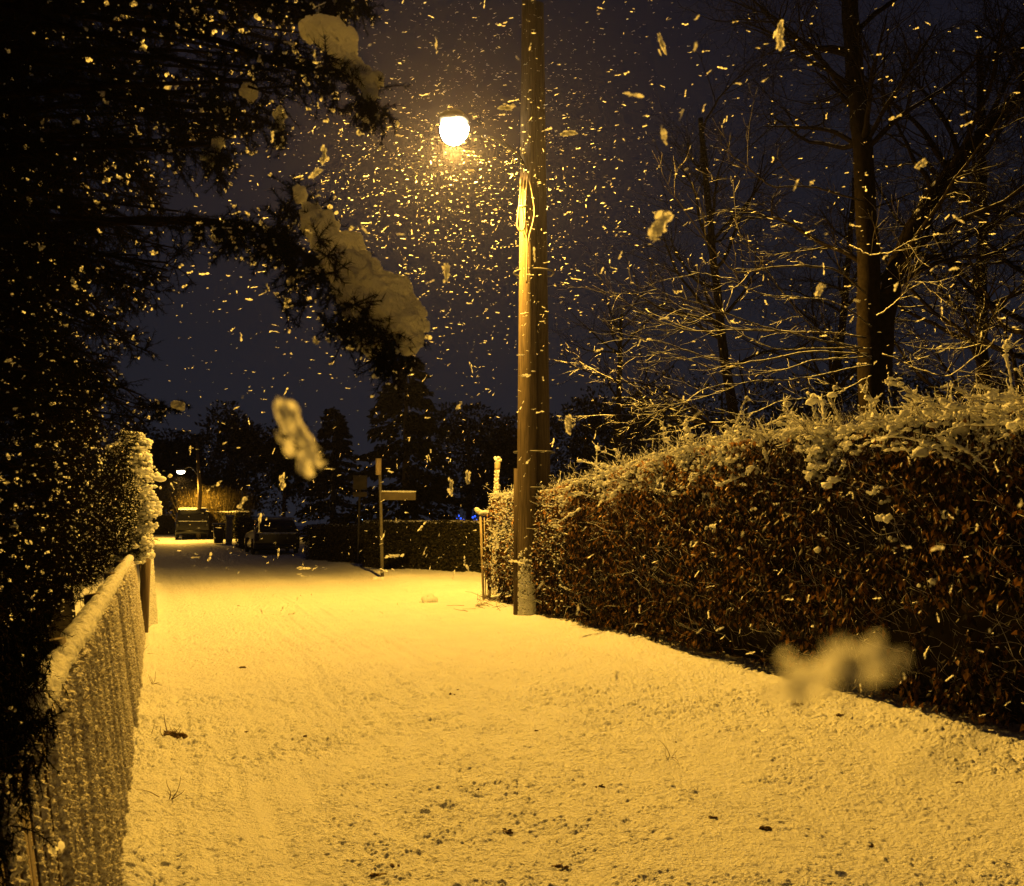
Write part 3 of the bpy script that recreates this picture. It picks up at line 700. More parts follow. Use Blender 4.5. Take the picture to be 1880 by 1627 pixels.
for y in np.arange(-260, 800, 13.5):
    for rep in range(2):
        Yd = rng.uniform(1.9, 4.6) if y < 500 else rng.uniform(2.6, 6.0)
        xe = bx(y) - abs(rng.normal(0, 75)) - (rep * rng.uniform(40, 230))
        E = P(xe, y, Yd); zt = max(.8, E[2] + rng.uniform(-.1, .35))
        st = np.array([tb[0] * .95, tb[1] * .5 + E[1] * .5, zt]) if Yd > 2.4 else np.array([-2.2, Yd + .5, zt])
        mid = (st + E) / 2 + [0, 0, .10 + rng.uniform(-.05, .1)]
        bough([st, mid, E], .014, .003, 24, .20 if y < 500 else .17)
# extra inner filling so that the sky does not show through the mass
for k in range(46):
    y = rng.uniform(-150, 800); Yd = rng.uniform(3.6, 5.6); xe = rng.uniform(-120, min(bx(y) - 70, 260)); E = P(xe, y, Yd)
    st = E + [-.7, .1, .15]; bough([st, (st + E) / 2 + [0, 0, .06], E], .012, .003, 30, .24)
mesh_np('twigs', [x for w_ in wood for x in w_], M['bark_wet'], ct)
nd = [needles(q, 34, .017, .0016) [0] for q in shoots]
mesh_np('needles', nd, M['needle'], ct, smooth=False)
tipp = np.concatenate([q[:, -1] for q in shoots if len(q) > 3]); mids = np.concatenate([q[:, 3] for q in shoots if len(q) > 3])
m = (rng.uniform(size=len(tipp)) < .13) & (tipp[:, 0] / tipp[:, 1] > -.56 + .10 * rng.normal(size=len(tipp))); m2 = (rng.uniform(size=len(mids)) < .04) & (mids[:, 0] / mids[:, 1] > -.52)
pp = np.concatenate([tipp[m], mids[m2] + [0, 0, .004]])
rr_ = rng.lognormal(math.log(.0045), .50, len(pp)).clip(.0018, .011)
bits('snow_bits', pp, rr_, ct)
wood, shoots = [], []
# the long bough that reaches over the road with its cushion of snow
main = [P(-60, 440, 2.9), P(130, 412, 2.6), P(300, 405, 2.35), P(410, 411, 2.15), P(490, 425, 2.0), P(560, 470, 1.88), P(640, 545, 1.80), P(705, 600, 1.74), P(735, 640, 1.70)]
wood.append(polytube(main, [.016, .015, .012, .011, .010, .008, .007, .005, .003], K=60, sides=8))
mp = catmull(np.array(main), np.linspace(2.3, 8, 60))[None]; RM = np.full((1, 60), .006)
kp, kd, kr, kt = kids(mp, RM, 120, 0, 1, 1.0, .1)
kd = nrm(kd * .8 + np.array([-.25, -.1, -.55]) * rng.uniform(.2, 1.2, (len(kd), 1)))
Q, RQ = grow(kp, kd, rng.uniform(.04, .11, len(kp)) * (.8 + .3 * kt), .0020, .0010, 7, .07, -.05)
wood.append(tubes(Q, RQ, 4)); shoots.append(Q)
k2, d2, _, _ = kids(Q, RQ, 3, .2, .8, .7); Q2, RQ2 = grow(k2, d2, rng.uniform(.03, .07, len(k2)), .0014, .0008, 6, .07, -.03); wood.append(tubes(Q2, RQ2, 3)); shoots.append(Q2)
def clump_at(pts_px, Y, L=.09, nn=10):
    for (px, py) in pts_px:
        o = P(px, py, Y + rng.uniform(-.1, .1)); n_ = nn
        D = nrm(rng.normal(size=(n_, 3)) + [.2, 0, .2]); Qc, Rc = grow(o + np.zeros((n_, 3)), D, rng.uniform(.4, 1, n_) * L, .0018, .001, 6, .1, -.03)
        wood.append(tubes(Qc, Rc, 3)); shoots.append(Qc)
clump_at([(545, 352), (560, 375), (530, 385), (575, 395), (510, 400), (590, 410), (500, 440), (520, 480), (480, 470), (540, 520), (520, 560), (560, 560), (440, 430), (420, 450), (600, 600), (630, 625)], 1.95, .075, 9)
clump_at([(585, 440), (600, 470), (615, 500), (632, 530), (650, 560), (665, 585), (690, 610), (712, 628), (740, 640)], 1.70, .06, 7)
clump_at([(600, 100), (625, 118), (650, 140)], 1.88, .05, 7)
# upper boughs
U = [([P(100, 20, 2.7), P(380, 70, 2.3), P(520, 120, 2.1), P(600, 128, 2.0), P(655, 150, 1.95), P(688, 195, 1.92)], 60),
     ([P(150, -60, 2.6), P(400, 0, 2.3), P(560, -5, 2.1), P(655, 15, 2.0)], 60),
     ([P(100, 150, 2.8), P(300, 190, 2.5), P(430, 205, 2.3), P(515, 235, 2.2)], 50),
     ([P(80, 250, 2.9), P(250, 270, 2.6), P(380, 265, 2.4), P(405, 300, 2.35)], 46),
     ([P(120, 690, 4.0), P(230, 735, 3.8), P(290, 750, 3.5), P(332, 745, 3.4)], 22)]
for pts, ns_ in U: bough(pts, .010 if ns_ > 30 else .004, .003 if ns_ > 30 else .0015, ns_, .12 if ns_ > 30 else .07, -.09, 4)
mesh_np('near_twigs', [x for w_ in wood for x in w_], M['bark_wet'], ct)
mesh_np('near_needles', [needles(q, 44, .019, .0015)[0] for q in shoots], M['needle'], ct, smooth=False)
tipp = np.concatenate([q[:, -1] for q in shoots if len(q) > 1]); m = rng.uniform(size=len(tipp)) < .42
bits('near_snow_bits', tipp[m], rng.lognormal(math.log(.0036), .45, m.sum()).clip(.0015, .008), ct)
# snow cushions (many lumps fused)
def cushion(spec, name='snow_cushion', vox=.0036, extra=.5):
    Cn, Sc = [], []
    for path, r in spec:
        path = np.array(path); n_ = max(6, int(len(path) * 26)); t = rng.uniform(0, len(path) - 1, n_)
        p = catmull(path, t); rr0 = .90 * np.interp(t, np.arange(len(path)), r)
        Cn.append(p + rng.normal(size=p.shape) * rr0[:, None] * .30); Sc.append(rr0 * rng.uniform(.5, .85, n_))
        n2 = n_ * 9; t = rng.uniform(0, len(path) - 1, n2); p = catmull(path, t); rr0 = np.interp(t, np.arange(len(path)), r)
        u = nrm(rng.normal(size=p.shape)); Cn.append(p + u * (rr0 * rng.uniform(.85, 1.06, n2))[:, None]); Sc.append(rr0 * rng.uniform(.07, .24, n2))
    o = mesh_np(name, blobs(np.concatenate(Cn), np.concatenate(Sc), 2, .05), M['cushion'], ct)
    md = o.modifiers.new('fuse', 'REMESH'); md.mode = 'VOXEL'; md.voxel_size = vox; md.use_smooth_shade = True
    sm = o.modifiers.new('smooth', 'SMOOTH'); sm.factor = .5; sm.iterations = 1
    for sz_, st_ in ((.055, .034), (.013, .010)):
        tx = bpy.data.textures.new('lumps', 'CLOUDS'); tx.noise_scale = sz_; tx.noise_depth = 2
        dm = o.modifiers.new('crumble', 'DISPLACE'); dm.texture = tx; dm.strength = st_; dm.mid_level = .5; dm.texture_coords = 'GLOBAL'
    return o
cushion([([P(560, 385, 1.93), P(590, 425, 1.88), P(625, 475, 1.84), P(650, 520, 1.80)], [.018, .034, .044, .050]),
         ([P(640, 500, 1.80), P(675, 530, 1.77), P(710, 560, 1.74), P(725, 590, 1.72)], [.038, .052, .050, .042]),
         ([P(665, 540, 1.79), P(678, 590, 1.78), P(688, 632, 1.77)], [.040, .036, .026]),
         ([P(715, 560, 1.73), P(745, 590, 1.71), P(757, 625, 1.70)], [.040, .036, .024]),
         ([P(545, 345, 1.95), P(552, 362, 1.95)], [.012, .016])])
cushion([([P(570, 55, 2.0), P(605, 62, 1.97), P(632, 90, 1.95)], [.024, .036, .030]),
         ([P(632, 90, 1.95), P(650, 125, 1.94), P(670, 150, 1.93), P(684, 180, 1.92)], [.024, .022, .026, .016])])
for q_ in [([P(512, 205, 2.2), P(516, 232, 2.2)], [.018, .012]), ([P(400, 262, 2.35), P(388, 292, 2.35)], [.014, .012]), ([P(330, 748, 3.4), P(322, 744, 3.4)], [.016, .014]), ([P(455, 165, 2.2), P(465, 180, 2.2)], [.02, .012])]: cushion([q_])
keep(ct)

# ------------------------------------------------------------------ evergreen hedge behind and over the fence
eh = thing('evergreen_hedge', 'dark glossy evergreen hedge spilling over the low snowy fence on the left', 'hedge', tuple(FP(2., 0., -.5)))
def EP(s, h, d): return F0 + s[:, None] * fd + np.array([0, 0, 1.]) * h[:, None] - fn * d[:, None]
n = 10500; s = rng.uniform(-2.9, s1 + .6, n)
h = rng.uniform(.7, 1, n); hmax = np.interp(s, [-3, 0, 3, 5, 8], [2.9, 2.7, 2.5, 2.1, 1.75])
h = 1.0 + (hmax - 1.0) * rng.uniform(0, 1, n)
over = np.interp(s, [-3, -1.2, -.9, 2, 8], [.24, .20, .20, .22, .20])     # near the camera it hangs over the fence
over = np.where((h > 1.3) & (s > 3.5), .02, over)
d = over + .19 + rng.exponential(.16, n) + .12 * vn(s * 3, h * 3, 9)
lowmask = (h < 1.25) & (d < .36) & (s > -.9); ok = ~lowmask
s, h, d = s[ok], h[ok], d[ok]
p0 = EP(s, h, d); D = nrm(fn * np.where(h > 1.5, .8, .15)[:, None] + rng.normal(size=p0.shape) * .5 + [0, 0, .3])
Q, RQ = grow(p0, D, rng.uniform(.08, .18, len(p0)), .0022, .0011, 6, .10, -.07)
k2, d2, _, _ = kids(Q, RQ, 2, .2, .8, .7); Q2, RQ2 = grow(k2, d2, rng.uniform(.03, .08, len(k2)), .0014, .0009, 6, .08, -.03)
n = 2600; s = rng.uniform(-2.8, -1.32, n); h = rng.uniform(.4, 1.35, n) ; low = np.interp(s, [-2.8, -1.8, -1.32], [.98, .95, .98]); ok = h > low + .08 * vn(s * 6, h * 0, 4)
s, h = s[ok], h[ok]; p0 = F0 + s[:, None] * fd + h[:, None] * up + fo * rng.uniform(-.02, .03, len(s))[:, None]
Q3, RQ3 = grow(p0, nrm(-fn * .25 + rng.normal(size=p0.shape) * .45 + [0, 0, -.7]), rng.uniform(.05, .11, len(p0)), .002, .001, 6, .1, -.1)
mesh_np('twigs', tubes(Q, RQ, 3) + tubes(Q2, RQ2, 3) + tubes(Q3, RQ3, 3), M['bark_wet'], eh)
mesh_np('needles', [needles(Q, 42, .018, .0020)[0], needles(Q2, 30, .017, .0018)[0], needles(Q3, 46, .018, .0022)[0]], M['needle'], eh, smooth=False)
tipp = np.concatenate([Q[:, -1], Q2[:, -1], Q[:, 3], Q3[:, -1]])
pr = .15 + .30 * np.clip(((tipp - F0) @ fd - 2.5) / 4, 0, 1)
m = rng.uniform(size=len(tipp)) < pr
bits('snow_bits', tipp[m] + [0, 0, .003], rng.lognormal(math.log(.0044), .5, m.sum()).clip(.0016, .013), eh)
# dark wood behind the leaves keeps the sky out
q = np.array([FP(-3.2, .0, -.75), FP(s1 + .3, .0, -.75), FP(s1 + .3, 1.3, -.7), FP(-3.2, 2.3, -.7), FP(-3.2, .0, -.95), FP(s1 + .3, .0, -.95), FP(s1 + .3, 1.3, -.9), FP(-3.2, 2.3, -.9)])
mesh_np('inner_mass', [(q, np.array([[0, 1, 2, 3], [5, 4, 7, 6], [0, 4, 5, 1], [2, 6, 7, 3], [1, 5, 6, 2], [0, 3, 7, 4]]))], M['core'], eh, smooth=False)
keep(eh)

# snow laden bush at the end of the fence
sb0 = G(240, 1180); sb0 = FP(s1 + .2, 0, -.35)
sb = thing('snow_laden_bush', 'upright bush thickly covered in round snow clumps behind the far fence end', 'bush', tuple(sb0))
cs = []
yb_ = float(sb0[1])
n = 900; py = rng.uniform(812, 1040, n); xr = np.interp(py, [812, 830, 870, 950, 1000, 1040], [252, 272, 278, 284, 275, 262]); xl = np.interp(py, [812, 850, 1040], [232, 200, 215])
px = xl + (xr - xl) * rng.uniform(0, 1, n) ** .75; yy = yb_ + rng.normal(0, .16, n)
cen = np.array([P(a_, b_, c_) for a_, b_, c_ in zip(px, py, yy)])
axis = np.stack([np.full(n, cen[:, 0].mean() - .1), np.full(n, yb_), cen[:, 2] + .02], -1)
Qb, Rb = grow(axis + rng.normal(0, .04, axis.shape), cen - axis + [0, 0, .1], np.linalg.norm(cen - axis, axis=1) * 1.05, .003, .0015, 6, .06, -.02)
mesh_np('twigs', tubes(Qb, Rb, 4), M['bark_wet'], sb)
kq, dq, _, _ = kids(Qb, Rb, 4, .4, 1, .7); Qc, Rc = grow(kq, dq, rng.uniform(.04, .1, len(kq)), .0016, .001, 6, .1)
mesh_np('needles', [needles(Qc, 30, .018, .002)[0], needles(Qb, 30, .018, .002)[0]], M['needle'], sb, smooth=False)
tips_ = Qb[:, -1]; m = (rng.uniform(size=n) < .5); tt = tips_[m]; sz = rng.lognormal(math.log(.034), .35, len(tt)).clip(.018, .065)
ex = (tt[:, None] + rng.normal(size=(len(tt), 3, 3)) * sz[:, None, None] * [1, 1, .5]).reshape(-1, 3)
mesh_np('snow_clumps', blobs(tt, np.stack([sz * 1.25, sz * 1.1, sz * .62], -1), 2, .035, rot=False) + blobs(ex, np.repeat(sz, 3) * rng.uniform(.4, .9, len(ex)), 1, .1), M['snow_clump'], sb)
mesh_np('stem', tubes(np.array([[sb0 + [0, 0, -.05], sb0 + [-.02, 0, 1.2], sb0 + [-.05, 0, 2.4]]]), np.array([[.03, .025, .01]]), 8), M['bark'], sb)
keep(sb)

# ------------------------------------------------------------------ bare trees on the right
def bare_tree(name, label, base, stems, spawn, seed, group=None, matn='bark_snow', lim=None, lit=None):
    global rng
    keep_r = rng; rng = np.random.default_rng(seed)
    o = thing(name, label, 'tree', tuple(base), group)
    tk, all_ = [], []
    trunks = []
    for pts, r0, r1 in stems:
        pts = np.array(pts); t = np.linspace(0, len(pts) - 1, 28); p = catmull(pts, t)
        p[3:] += rng.normal(0, .012, p[3:].shape); R = np.interp(t, [0, len(pts) - 1], [r0, r1])
        tk += tubes(p[None], R[None], 12); trunks.append((p[None], R[None]))
    mesh_np('trunk', tk, M[matn], o)
    br = []
    for (p, R) in trunks:
        n1, l1, n2, n3, n4 = spawn
        kp, kd, kr, kt = kids(p, R, n1, .25, 1, .95)
        A, RA = grow(kp, kd, l1 * rng.uniform(.5, 1.2, len(kp)) * (1.2 - .6 * kt), np.minimum(kr * .5, .04), .008, 12, .13, .03)
        br += tubes(A, RA, 6)
        kp, kd, kr, kt = kids(A, RA, n2, .15, 1, .8)
        B, RB = grow(kp, kd, l1 * .45 * rng.uniform(.4, 1.2, len(kp)), np.minimum(kr * .6, .012), .003, 9, .15, .02)
        br += tubes(B, RB, 4)
        kp, kd, kr, kt = kids(B, RB, n3, .1, 1, .75)
        Cc, RC = grow(kp, kd, l1 * .2 * rng.uniform(.4, 1.2, len(kp)), .0035, .0018, 6, .16, .0)
        br += tubes(Cc, RC, 3)
        if n4:
            kp, kd, kr, kt = kids(Cc, RC, n4, .2, 1, .7)
            Dd, RD = grow(kp, kd, l1 * .08 * rng.uniform(.4, 1.2, len(kp)), .0022, .0015, 4, .16, .0)
            br += tubes(Dd, RD, 3)
    mesh_np('branches', br, M[matn], o)
    if lit:
        br = []; sn_ = []
        for pts, Ya, Yb, r in lit:
            yy = np.linspace(Ya, Yb, len(pts)); pw = np.array([P(a_, b_, c_) for (a_, b_), c_ in zip(pts, yy)])
            t = np.linspace(0, len(pts) - 1, 40); p = catmull(pw, t)[None]; R = np.interp(t, [0, len(pts) - 1], [r, r * .3])[None]
            p[0, 2:] += np.cumsum(rng.normal(0, .006, p[0, 2:].shape), 0)
            R = R * .75; br += tubes(p, R, 7)
            kp, kd, kr, kt = kids(p, R, 7, .1, 1, .7, .2); kd = nrm(kd + [-.25, -.05, .05])
            A, RA = grow(kp, kd, rng.uniform(.3, .95, len(kp)), np.minimum(kr * .6, .008), .003, 10, .11, .05); br += tubes(A, RA, 5)
            kp, kd, kr, kt = kids(A, RA, 5, .15, 1, .7, .1)
            B, RB = grow(kp, kd, rng.uniform(.08, .35, len(kp)), .0034, .0020, 6, .13, .04); br += tubes(B, RB, 3)
            sn_ += coat(p, .007, 0, 5, .3); sn_ += coat(A[::3], np.full(len(A[::3]), .0032), 0, 3, .4)
        mesh_np('low_branches', br, M['bark_light'], o)
        mesh_np('branch_snow', sn_, M['snow_clump'], o)
    keep(o); rng = keep_r
    return o
Yt = 11.0; tbase = P(1612, 700, Yt); tbase[2] = 0
lit = [([(1590, 540), (1540, 500), (1480, 495), (1420, 497), (1360, 508), (1320, 480), (1280, 430), (1240, 380), (1212, 350)], 10.6, 9.4, .020),
       ([(1585, 640), (1500, 622), (1450, 612), (1400, 600), (1300, 560), (1230, 540), (1190, 520)], 10.8, 9.3, .018),
       ([(1590, 620), (1500, 610), (1370, 606), (1290, 609), (1230, 595), (1180, 570), (1150, 548), (1100, 520)], 10.8, 10.2, .018),
       ([(1600, 650), (1480, 650), (1400, 665), (1340, 672), (1290, 660), (1230, 640), (1200, 630), (1142, 618)], 10.9, 9.8, .018),
       ([(1600, 655), (1500, 662), (1440, 680), (1360, 695), (1310, 680), (1260, 660), (1205, 650)], 10.8, 9.2, .015),
       ([(1600, 670), (1480, 690), (1380, 700), (1290, 715), (1240, 740), (1180, 745)], 10.8, 9.6, .014),
       ([(1600, 660), (1540, 625), (1480, 580), (1440, 530), (1400, 470), (1370, 430)], 10.8, 9.7, .014),
       ([(1620, 650), (1680, 670), (1740, 685), (1790, 655), (1830, 620)], 10.8, 10.0, .013),
       ([(1560, 450), (1600, 472), (1640, 466), (1680, 440)], 10.7, 9.6, .011),
       ([(1610, 580), (1650, 545), (1690, 520), (1725, 522)], 10.8, 10.2, .011),
       ([(1585, 370), (1500, 345), (1420, 345), (1380, 320), (1330, 290), (1300, 275)], 10.8, 9.6, .018),
       ([(1600, 640), (1500, 640), (1420, 640), (1330, 600), (1260, 570), (1210, 590)], 10.8, 9.9, .012),
       ([(1600, 690), (1520, 730), (1440, 735), (1370, 760), (1320, 750)], 10.8, 9.9, .010),
       ([(1600, 600), (1540, 560), (1470, 545), (1390, 540), (1340, 520), (1270, 500)], 10.7, 9.5, .013)]
bare_tree('bare_tree', 'big bare forked tree behind the hedge, its low left branches lit by the street lamp', tbase,
          [([tbase + [0, 0, -.1], P(1600, 700, Yt), P(1597, 560, Yt), P(1592, 420, Yt), P(1582, 250, Yt), P(1566, 100, Yt), P(1556, -80, Yt), P(1530, -300, Yt)], .17, .09),
           ([P(1615, 700, Yt), P(1622, 600, Yt), P(1650, 480, Yt + .1), P(1720, 350, Yt + .3), P(1800, 250, Yt + .4), P(1880, 165, Yt + .5), P(1990, 40, Yt + .6)], .15, .07)],
          (20, 2.6, 9, 8, 3), 31, lit=lit)
def bt(px, Y, lean, seed, label, r=.14, spawn=(20, 3.0, 9, 8, 2), top=9.5):
    b = P(px, 900, Y); b[2] = -.05
    pts = [b, b + [.1, 0, 2], b + [lean * .35, .1, 4.2], b + [lean * .7, .2, 6.6], b + [lean, .3, top]]
    bare_tree('bare_tree', label, b, [(pts, r, .05)], spawn, seed, 'bare trees behind the beech hedge')
bt(1365, 16, -.6, 41, 'slim bare tree with hanging dark twigs between the wooden pole and the forked tree')
bt(1800, 13.5, .5, 42, 'bare tree behind the right end of the beech hedge')
bt(1500, 19, 1.2, 43, 'distant bare tree seen just left of the forked trunk', .16)
bt(1130, 26, .3, 44, 'bare tree far back just right of the wooden pole', .14, (18, 3.0, 8, 6, 0), 8)
bt(1880, 10.5, .9, 45, 'bare tree whose twigs cross the upper right corner', .12, (18, 2.6, 9, 8, 2))

# ------------------------------------------------------------------ dark trees in the distance
def far_tree(px, ytop, Y, wpx, kind, seed, label, gy=None):
    r_ = np.random.default_rng(seed)
    b = P(px, 960, Y); b[2] = 0; Ht = P(px, ytop, Y)[2]; Wd = wpx / FPX * Y / 2
    o = thing('spruce_tree' if kind == 'spruce' else 'far_tree', label, 'tree', tuple(b), 'dark trees beyond the junction')
    mesh_np('trunk', tubes(np.array([[b + [0, 0, -.1], b + [.05, 0, Ht * .5], b + [0, 0, Ht * .96]]]), np.array([[.2, .13, .03]]), 8), M['bark'], o)
    n = 9000 if kind == 'spruce' else 7000
    if kind == 'spruce':
        nb = 190; hz = r_.uniform(.06, 1, nb) ** .9; az = r_.uniform(0, 2 * math.pi, nb); L = Wd * (1.05 - hz) ** .75 * r_.uniform(.7, 1.15, nb) + .1
        k = r_.integers(0, nb, n); t = r_.uniform(.05, 1, n) ** .7
        rad_ = t * L[k]; zz = hz[k] * Ht - .45 * rad_ * .6 + .12 * rad_ ** 2 / Wd * .5
        side_ = r_.normal(0, .10, n) * (.4 + rad_)
        x = rad_ * np.cos(az[k]) - side_ * np.sin(az[k]); y = rad_ * np.sin(az[k]) + side_ * np.cos(az[k])
        p = np.stack([b[0] + x, b[1] + y, np.maximum(zz - np.abs(r_.normal(0, .08, n)), .1)], -1)
        D = np.stack([np.cos(az[k]), np.sin(az[k]), np.full(n, -.55)], -1) + r_.normal(0, .35, (n, 3)); sz = r_.uniform(.14, .34, n)
    else:
        nc_ = 34; cc = np.stack([r_.normal(0, .45, nc_) * Wd, r_.normal(0, .45, nc_) * Wd, r_.uniform(.28, .93, nc_) * Ht], -1)
        cr_ = Wd * r_.uniform(.22, .5, nc_); k = r_.integers(0, nc_, n); u = nrm(r_.normal(size=(n, 3)))
        p = b + cc[k] + u * (cr_[k] * r_.uniform(.5, 1.05, n))[:, None]; p[:, 2] = np.clip(p[:, 2], .15, Ht); D = u + r_.normal(0, .6, (n, 3)); sz = r_.uniform(.12, .30, n) * Y / 45
    mesh_np('crown', leaves(p, D, sz, sz * .5), M['needle_far'], o, smooth=False)
    keep(o)
far_tree(742, 652, 31, 250, 'spruce', 1, 'tall dark spruce beyond the clipped hedge, left of the wooden pole')
far_tree(318, 792, 80, 120, 'leafy', 2, 'dark round tree beyond the left fence end, left of the far lamp')
far_tree(425, 752, 82, 150, 'leafy', 3, 'dark tree behind the distant lit lamp pole')
far_tree(520, 765, 76, 160, 'leafy', 4, 'dark tree above the dark parked car')
far_tree(610, 748, 50, 150, 'spruce', 5, 'dark spruce between parked car and tall spruce')
far_tree(860, 752, 46, 170, 'leafy', 6, 'dark tree right of the tall spruce, above the blue lights')
far_tree(960, 770, 44, 150, 'leafy', 7, 'dark tree directly behind the wooden pole')
far_tree(1075, 742, 42, 190, 'leafy', 8, 'dark tree just right of the wooden pole')
far_tree(1180, 700, 38, 210, 'leafy', 9, 'dark tree behind the low end of the beech hedge')
far_tree(1330, 705, 34, 260, 'leafy', 10, 'dark tree under the slim bare tree')
far_tree(1490, 690, 32, 260, 'leafy', 11, 'dark tree behind the lit low branches')
far_tree(1650, 670, 30, 260, 'leafy', 12, 'dark tree behind the fork of the bare tree')
far_tree(1810, 660, 30, 260, 'leafy', 13, 'dark tree behind the right end of the beech hedge')
far_tree(250, 770, 78, 160, 'leafy', 14, 'dark tree behind the snow laden bush')

# ------------------------------------------------------------------ clipped hedge across the junction
def clipped(px0, y0, px1, y1, top, label, nleaf, matn='hedge_leaf', sn=700, depth=1.1, seed=3, name='clipped_hedge', lsz=(.04, .09)):
    r_ = np.random.default_rng(seed); A = G(px0, y0); B = G(px1, y1); d_ = nrm((B - A)[None])[0]; Lh = np.linalg.norm(B - A)
    nn = np.array([d_[1], -d_[0], 0]); nn = nn if nn[1] < 0 else -nn
    o = thing(name, label, 'hedge', tuple((A + B) / 2), 'clipped hedges across the junction' if name == 'clipped_hedge' else None)
    hp = lambda s, z, d: A + s[:, None] * d_ + np.array([0, 0, 1.]) * z[:, None] - nn * d[:, None]
    cm = (A + B) / 2 - nn * depth / 2; cm[2] = (top - .12) / 2
    mesh_np('inner_mass', box(cm, (Lh - .2, depth - .25, top - .12), math.atan2(d_[1], d_[0])), M['core'], o, smooth=False)
    s = r_.uniform(0, Lh, nleaf); f = r_.uniform(size=nleaf); z = r_.uniform(0.02, 1, nleaf) * top; dd_ = r_.exponential(.05, nleaf) - .04
    tp_ = f < .3; z = np.where(tp_, top + .04 - r_.exponential(.05, nleaf), z); dd_ = np.where(tp_, r_.uniform(-.03, depth, nleaf), dd_)
    bulge = .06 * vn(s * 1.5, z * 1.5, seed)
    sz = r_.uniform(*lsz, nleaf)
    p = hp(s, z + bulge * .7, dd_ - bulge)
    ends = r_.uniform(size=nleaf) < .12; p[ends] = hp(np.where(r_.uniform(size=ends.sum()) < .5, -.02, Lh + .02), r_.uniform(.02, 1, ends.sum()) * top, r_.uniform(0, depth, ends.sum()))
    mesh_np('leaves', leaves(p, r_.normal(size=(nleaf, 3)) + [0, 0, -.3], sz, sz * .55), M[matn], o, smooth=False)
    s = r_.uniform(0, Lh, sn); z = top + r_.uniform(-.02, .05, sn); q = hp(s, z, r_.uniform(0, depth, sn)); sz = r_.uniform(.02, .06, sn)
    mesh_np('snow_cap', blobs(q, np.stack([sz * 1.5, sz * 1.5, sz * .6], -1), 1, .15), M['snow_clump'], o)
    keep(o); return o
clipped(665, 1046, 892, 1062, 1.42, 'clipped dark hedge with thin snow on top, across the junction behind the sign post', 26000, sn=500)
clipped(560, 1028, 664, 1040, 1.25, 'dark low hedge left of the sign posts', 9000, sn=60, seed=5)
clipped(432, 1006, 470, 1012, 1.5, 'dark hedge between the wheeled bin and the dark parked car', 7000, sn=60, seed=6)
clipped(272, 981, 300, 982, 1.7, 'small lit hedge on the left side of the far road, left of the parked van', 7000, seed=7, name='clipped_hedge', lsz=(.08, .16))
clipped(388, 989, 432, 990, 1.9, 'hedge thick with snow beside the parked van, lit by the far lamp', 7000, sn=2600, seed=8, name='clipped_hedge', lsz=(.08, .16))

# ------------------------------------------------------------------ signs
sg = G(700, 1066)
sp_ = thing('street_sign', 'slim street sign post with one blade pointing right, before the clipped hedge', 'street sign', tuple(sg))
ys = sg[1]
mesh_np('post', tubes(np.array([[P(702, 1068, ys), P(700, 960, ys), P(697, 848, ys)]]), np.full((1, 3), .042), 12), M['metal'], sp_)
mesh_np('post_cap', tubes(np.array([[P(695, 872, ys), P(695, 855, ys), P(695, 842, ys)]]), np.full((1, 3), .075), 12), M['wood_pale'], sp_)
c_ = P(732, 911, ys)
add_bevel(mesh_np('sign_blade', box(c_, (.86, .04, .2), rad(4)), M['sign'], sp_, smooth=False), .012)
mesh_np('blade_snow', blobs(c_ + np.stack([np.linspace(-.42, .42, 40), np.zeros(40), np.full(40, .115)], -1), rng.uniform(.02, .035, 40), 1, .1), M['snow_clump'], sp_)
n_ = 16; mesh_np('post_foot', blobs(sg + np.stack([rng.normal(0, .10, n_), rng.normal(0, .1, n_), np.full(n_, .02)], -1), rng.uniform(.05, .10, n_), 2, .06), M['snow_clump'], sp_)
keep(sp_)
sg = G(658, 1040); ys = sg[1]
s2 = thing('traffic_sign', 'upright rectangular traffic sign on a thin pole left of the street name sign', 'road sign', tuple(sg))
mesh_np('post', tubes(np.array([[P(657, 1042, ys), P(659, 960, ys), P(661, 872, ys)]]), np.full((1, 3), .035), 10), M['metal'], s2)
add_bevel(mesh_np('sign_plate', box(P(661, 886, ys - .06), (.46, .03, .46)), M['sign_dark'], s2, smooth=False), .02)
add_bevel(mesh_np('lower_plate', box(P(661, 908, ys - .06), (.46, .03, .16)), M['sign'], s2, smooth=False), .015)
keep(s2)

# blue string lights in the garden, one white garden lamp
bl = thing('string_lights', 'blue string lights hung on a garden bush beyond the clipped hedge', 'lights', tuple(P(855, 955, 34)))
pts = [P(a_, b_, 34) for a_, b_ in [(838, 953), (842, 947), (846, 952), (848, 960), (851, 955), (868, 950), (872, 948), (875, 955), (873, 962), (870, 957), (845, 965), (865, 963)]]
mesh_np('wire', tubes(np.array(pts)[None], np.full((1, len(pts)), .008), 4), M['dark_metal'], bl)
b_ = mesh_np('bulb', blobs(np.zeros((1, 3)), np.array([.045]), 2, 0), M['led_blue'], bl); b_.location = pts[0]
for p_ in pts[1:]:
    k = b_.copy(); C.objects.link(k); k.parent = bl; k.location = p_
keep(bl)
for ch in bl.children: pass
gl = thing('garden_lamp', 'small cold white garden lamp shining over the low dark hedge', 'lamp', tuple(G(668, 1000)))
yg = G(668, 1000)[1]
mesh_np('post', tubes(np.array([[P(668, 1000, yg), P(668, 975, yg), P(668, 955, yg)]]), np.full((1, 3), .04), 8), M['dark_metal'], gl)
mesh_np('globe', blobs(P(668, 952, yg)[None], np.array([.12]), 3, 0), M['led_white'], gl); keep(gl)

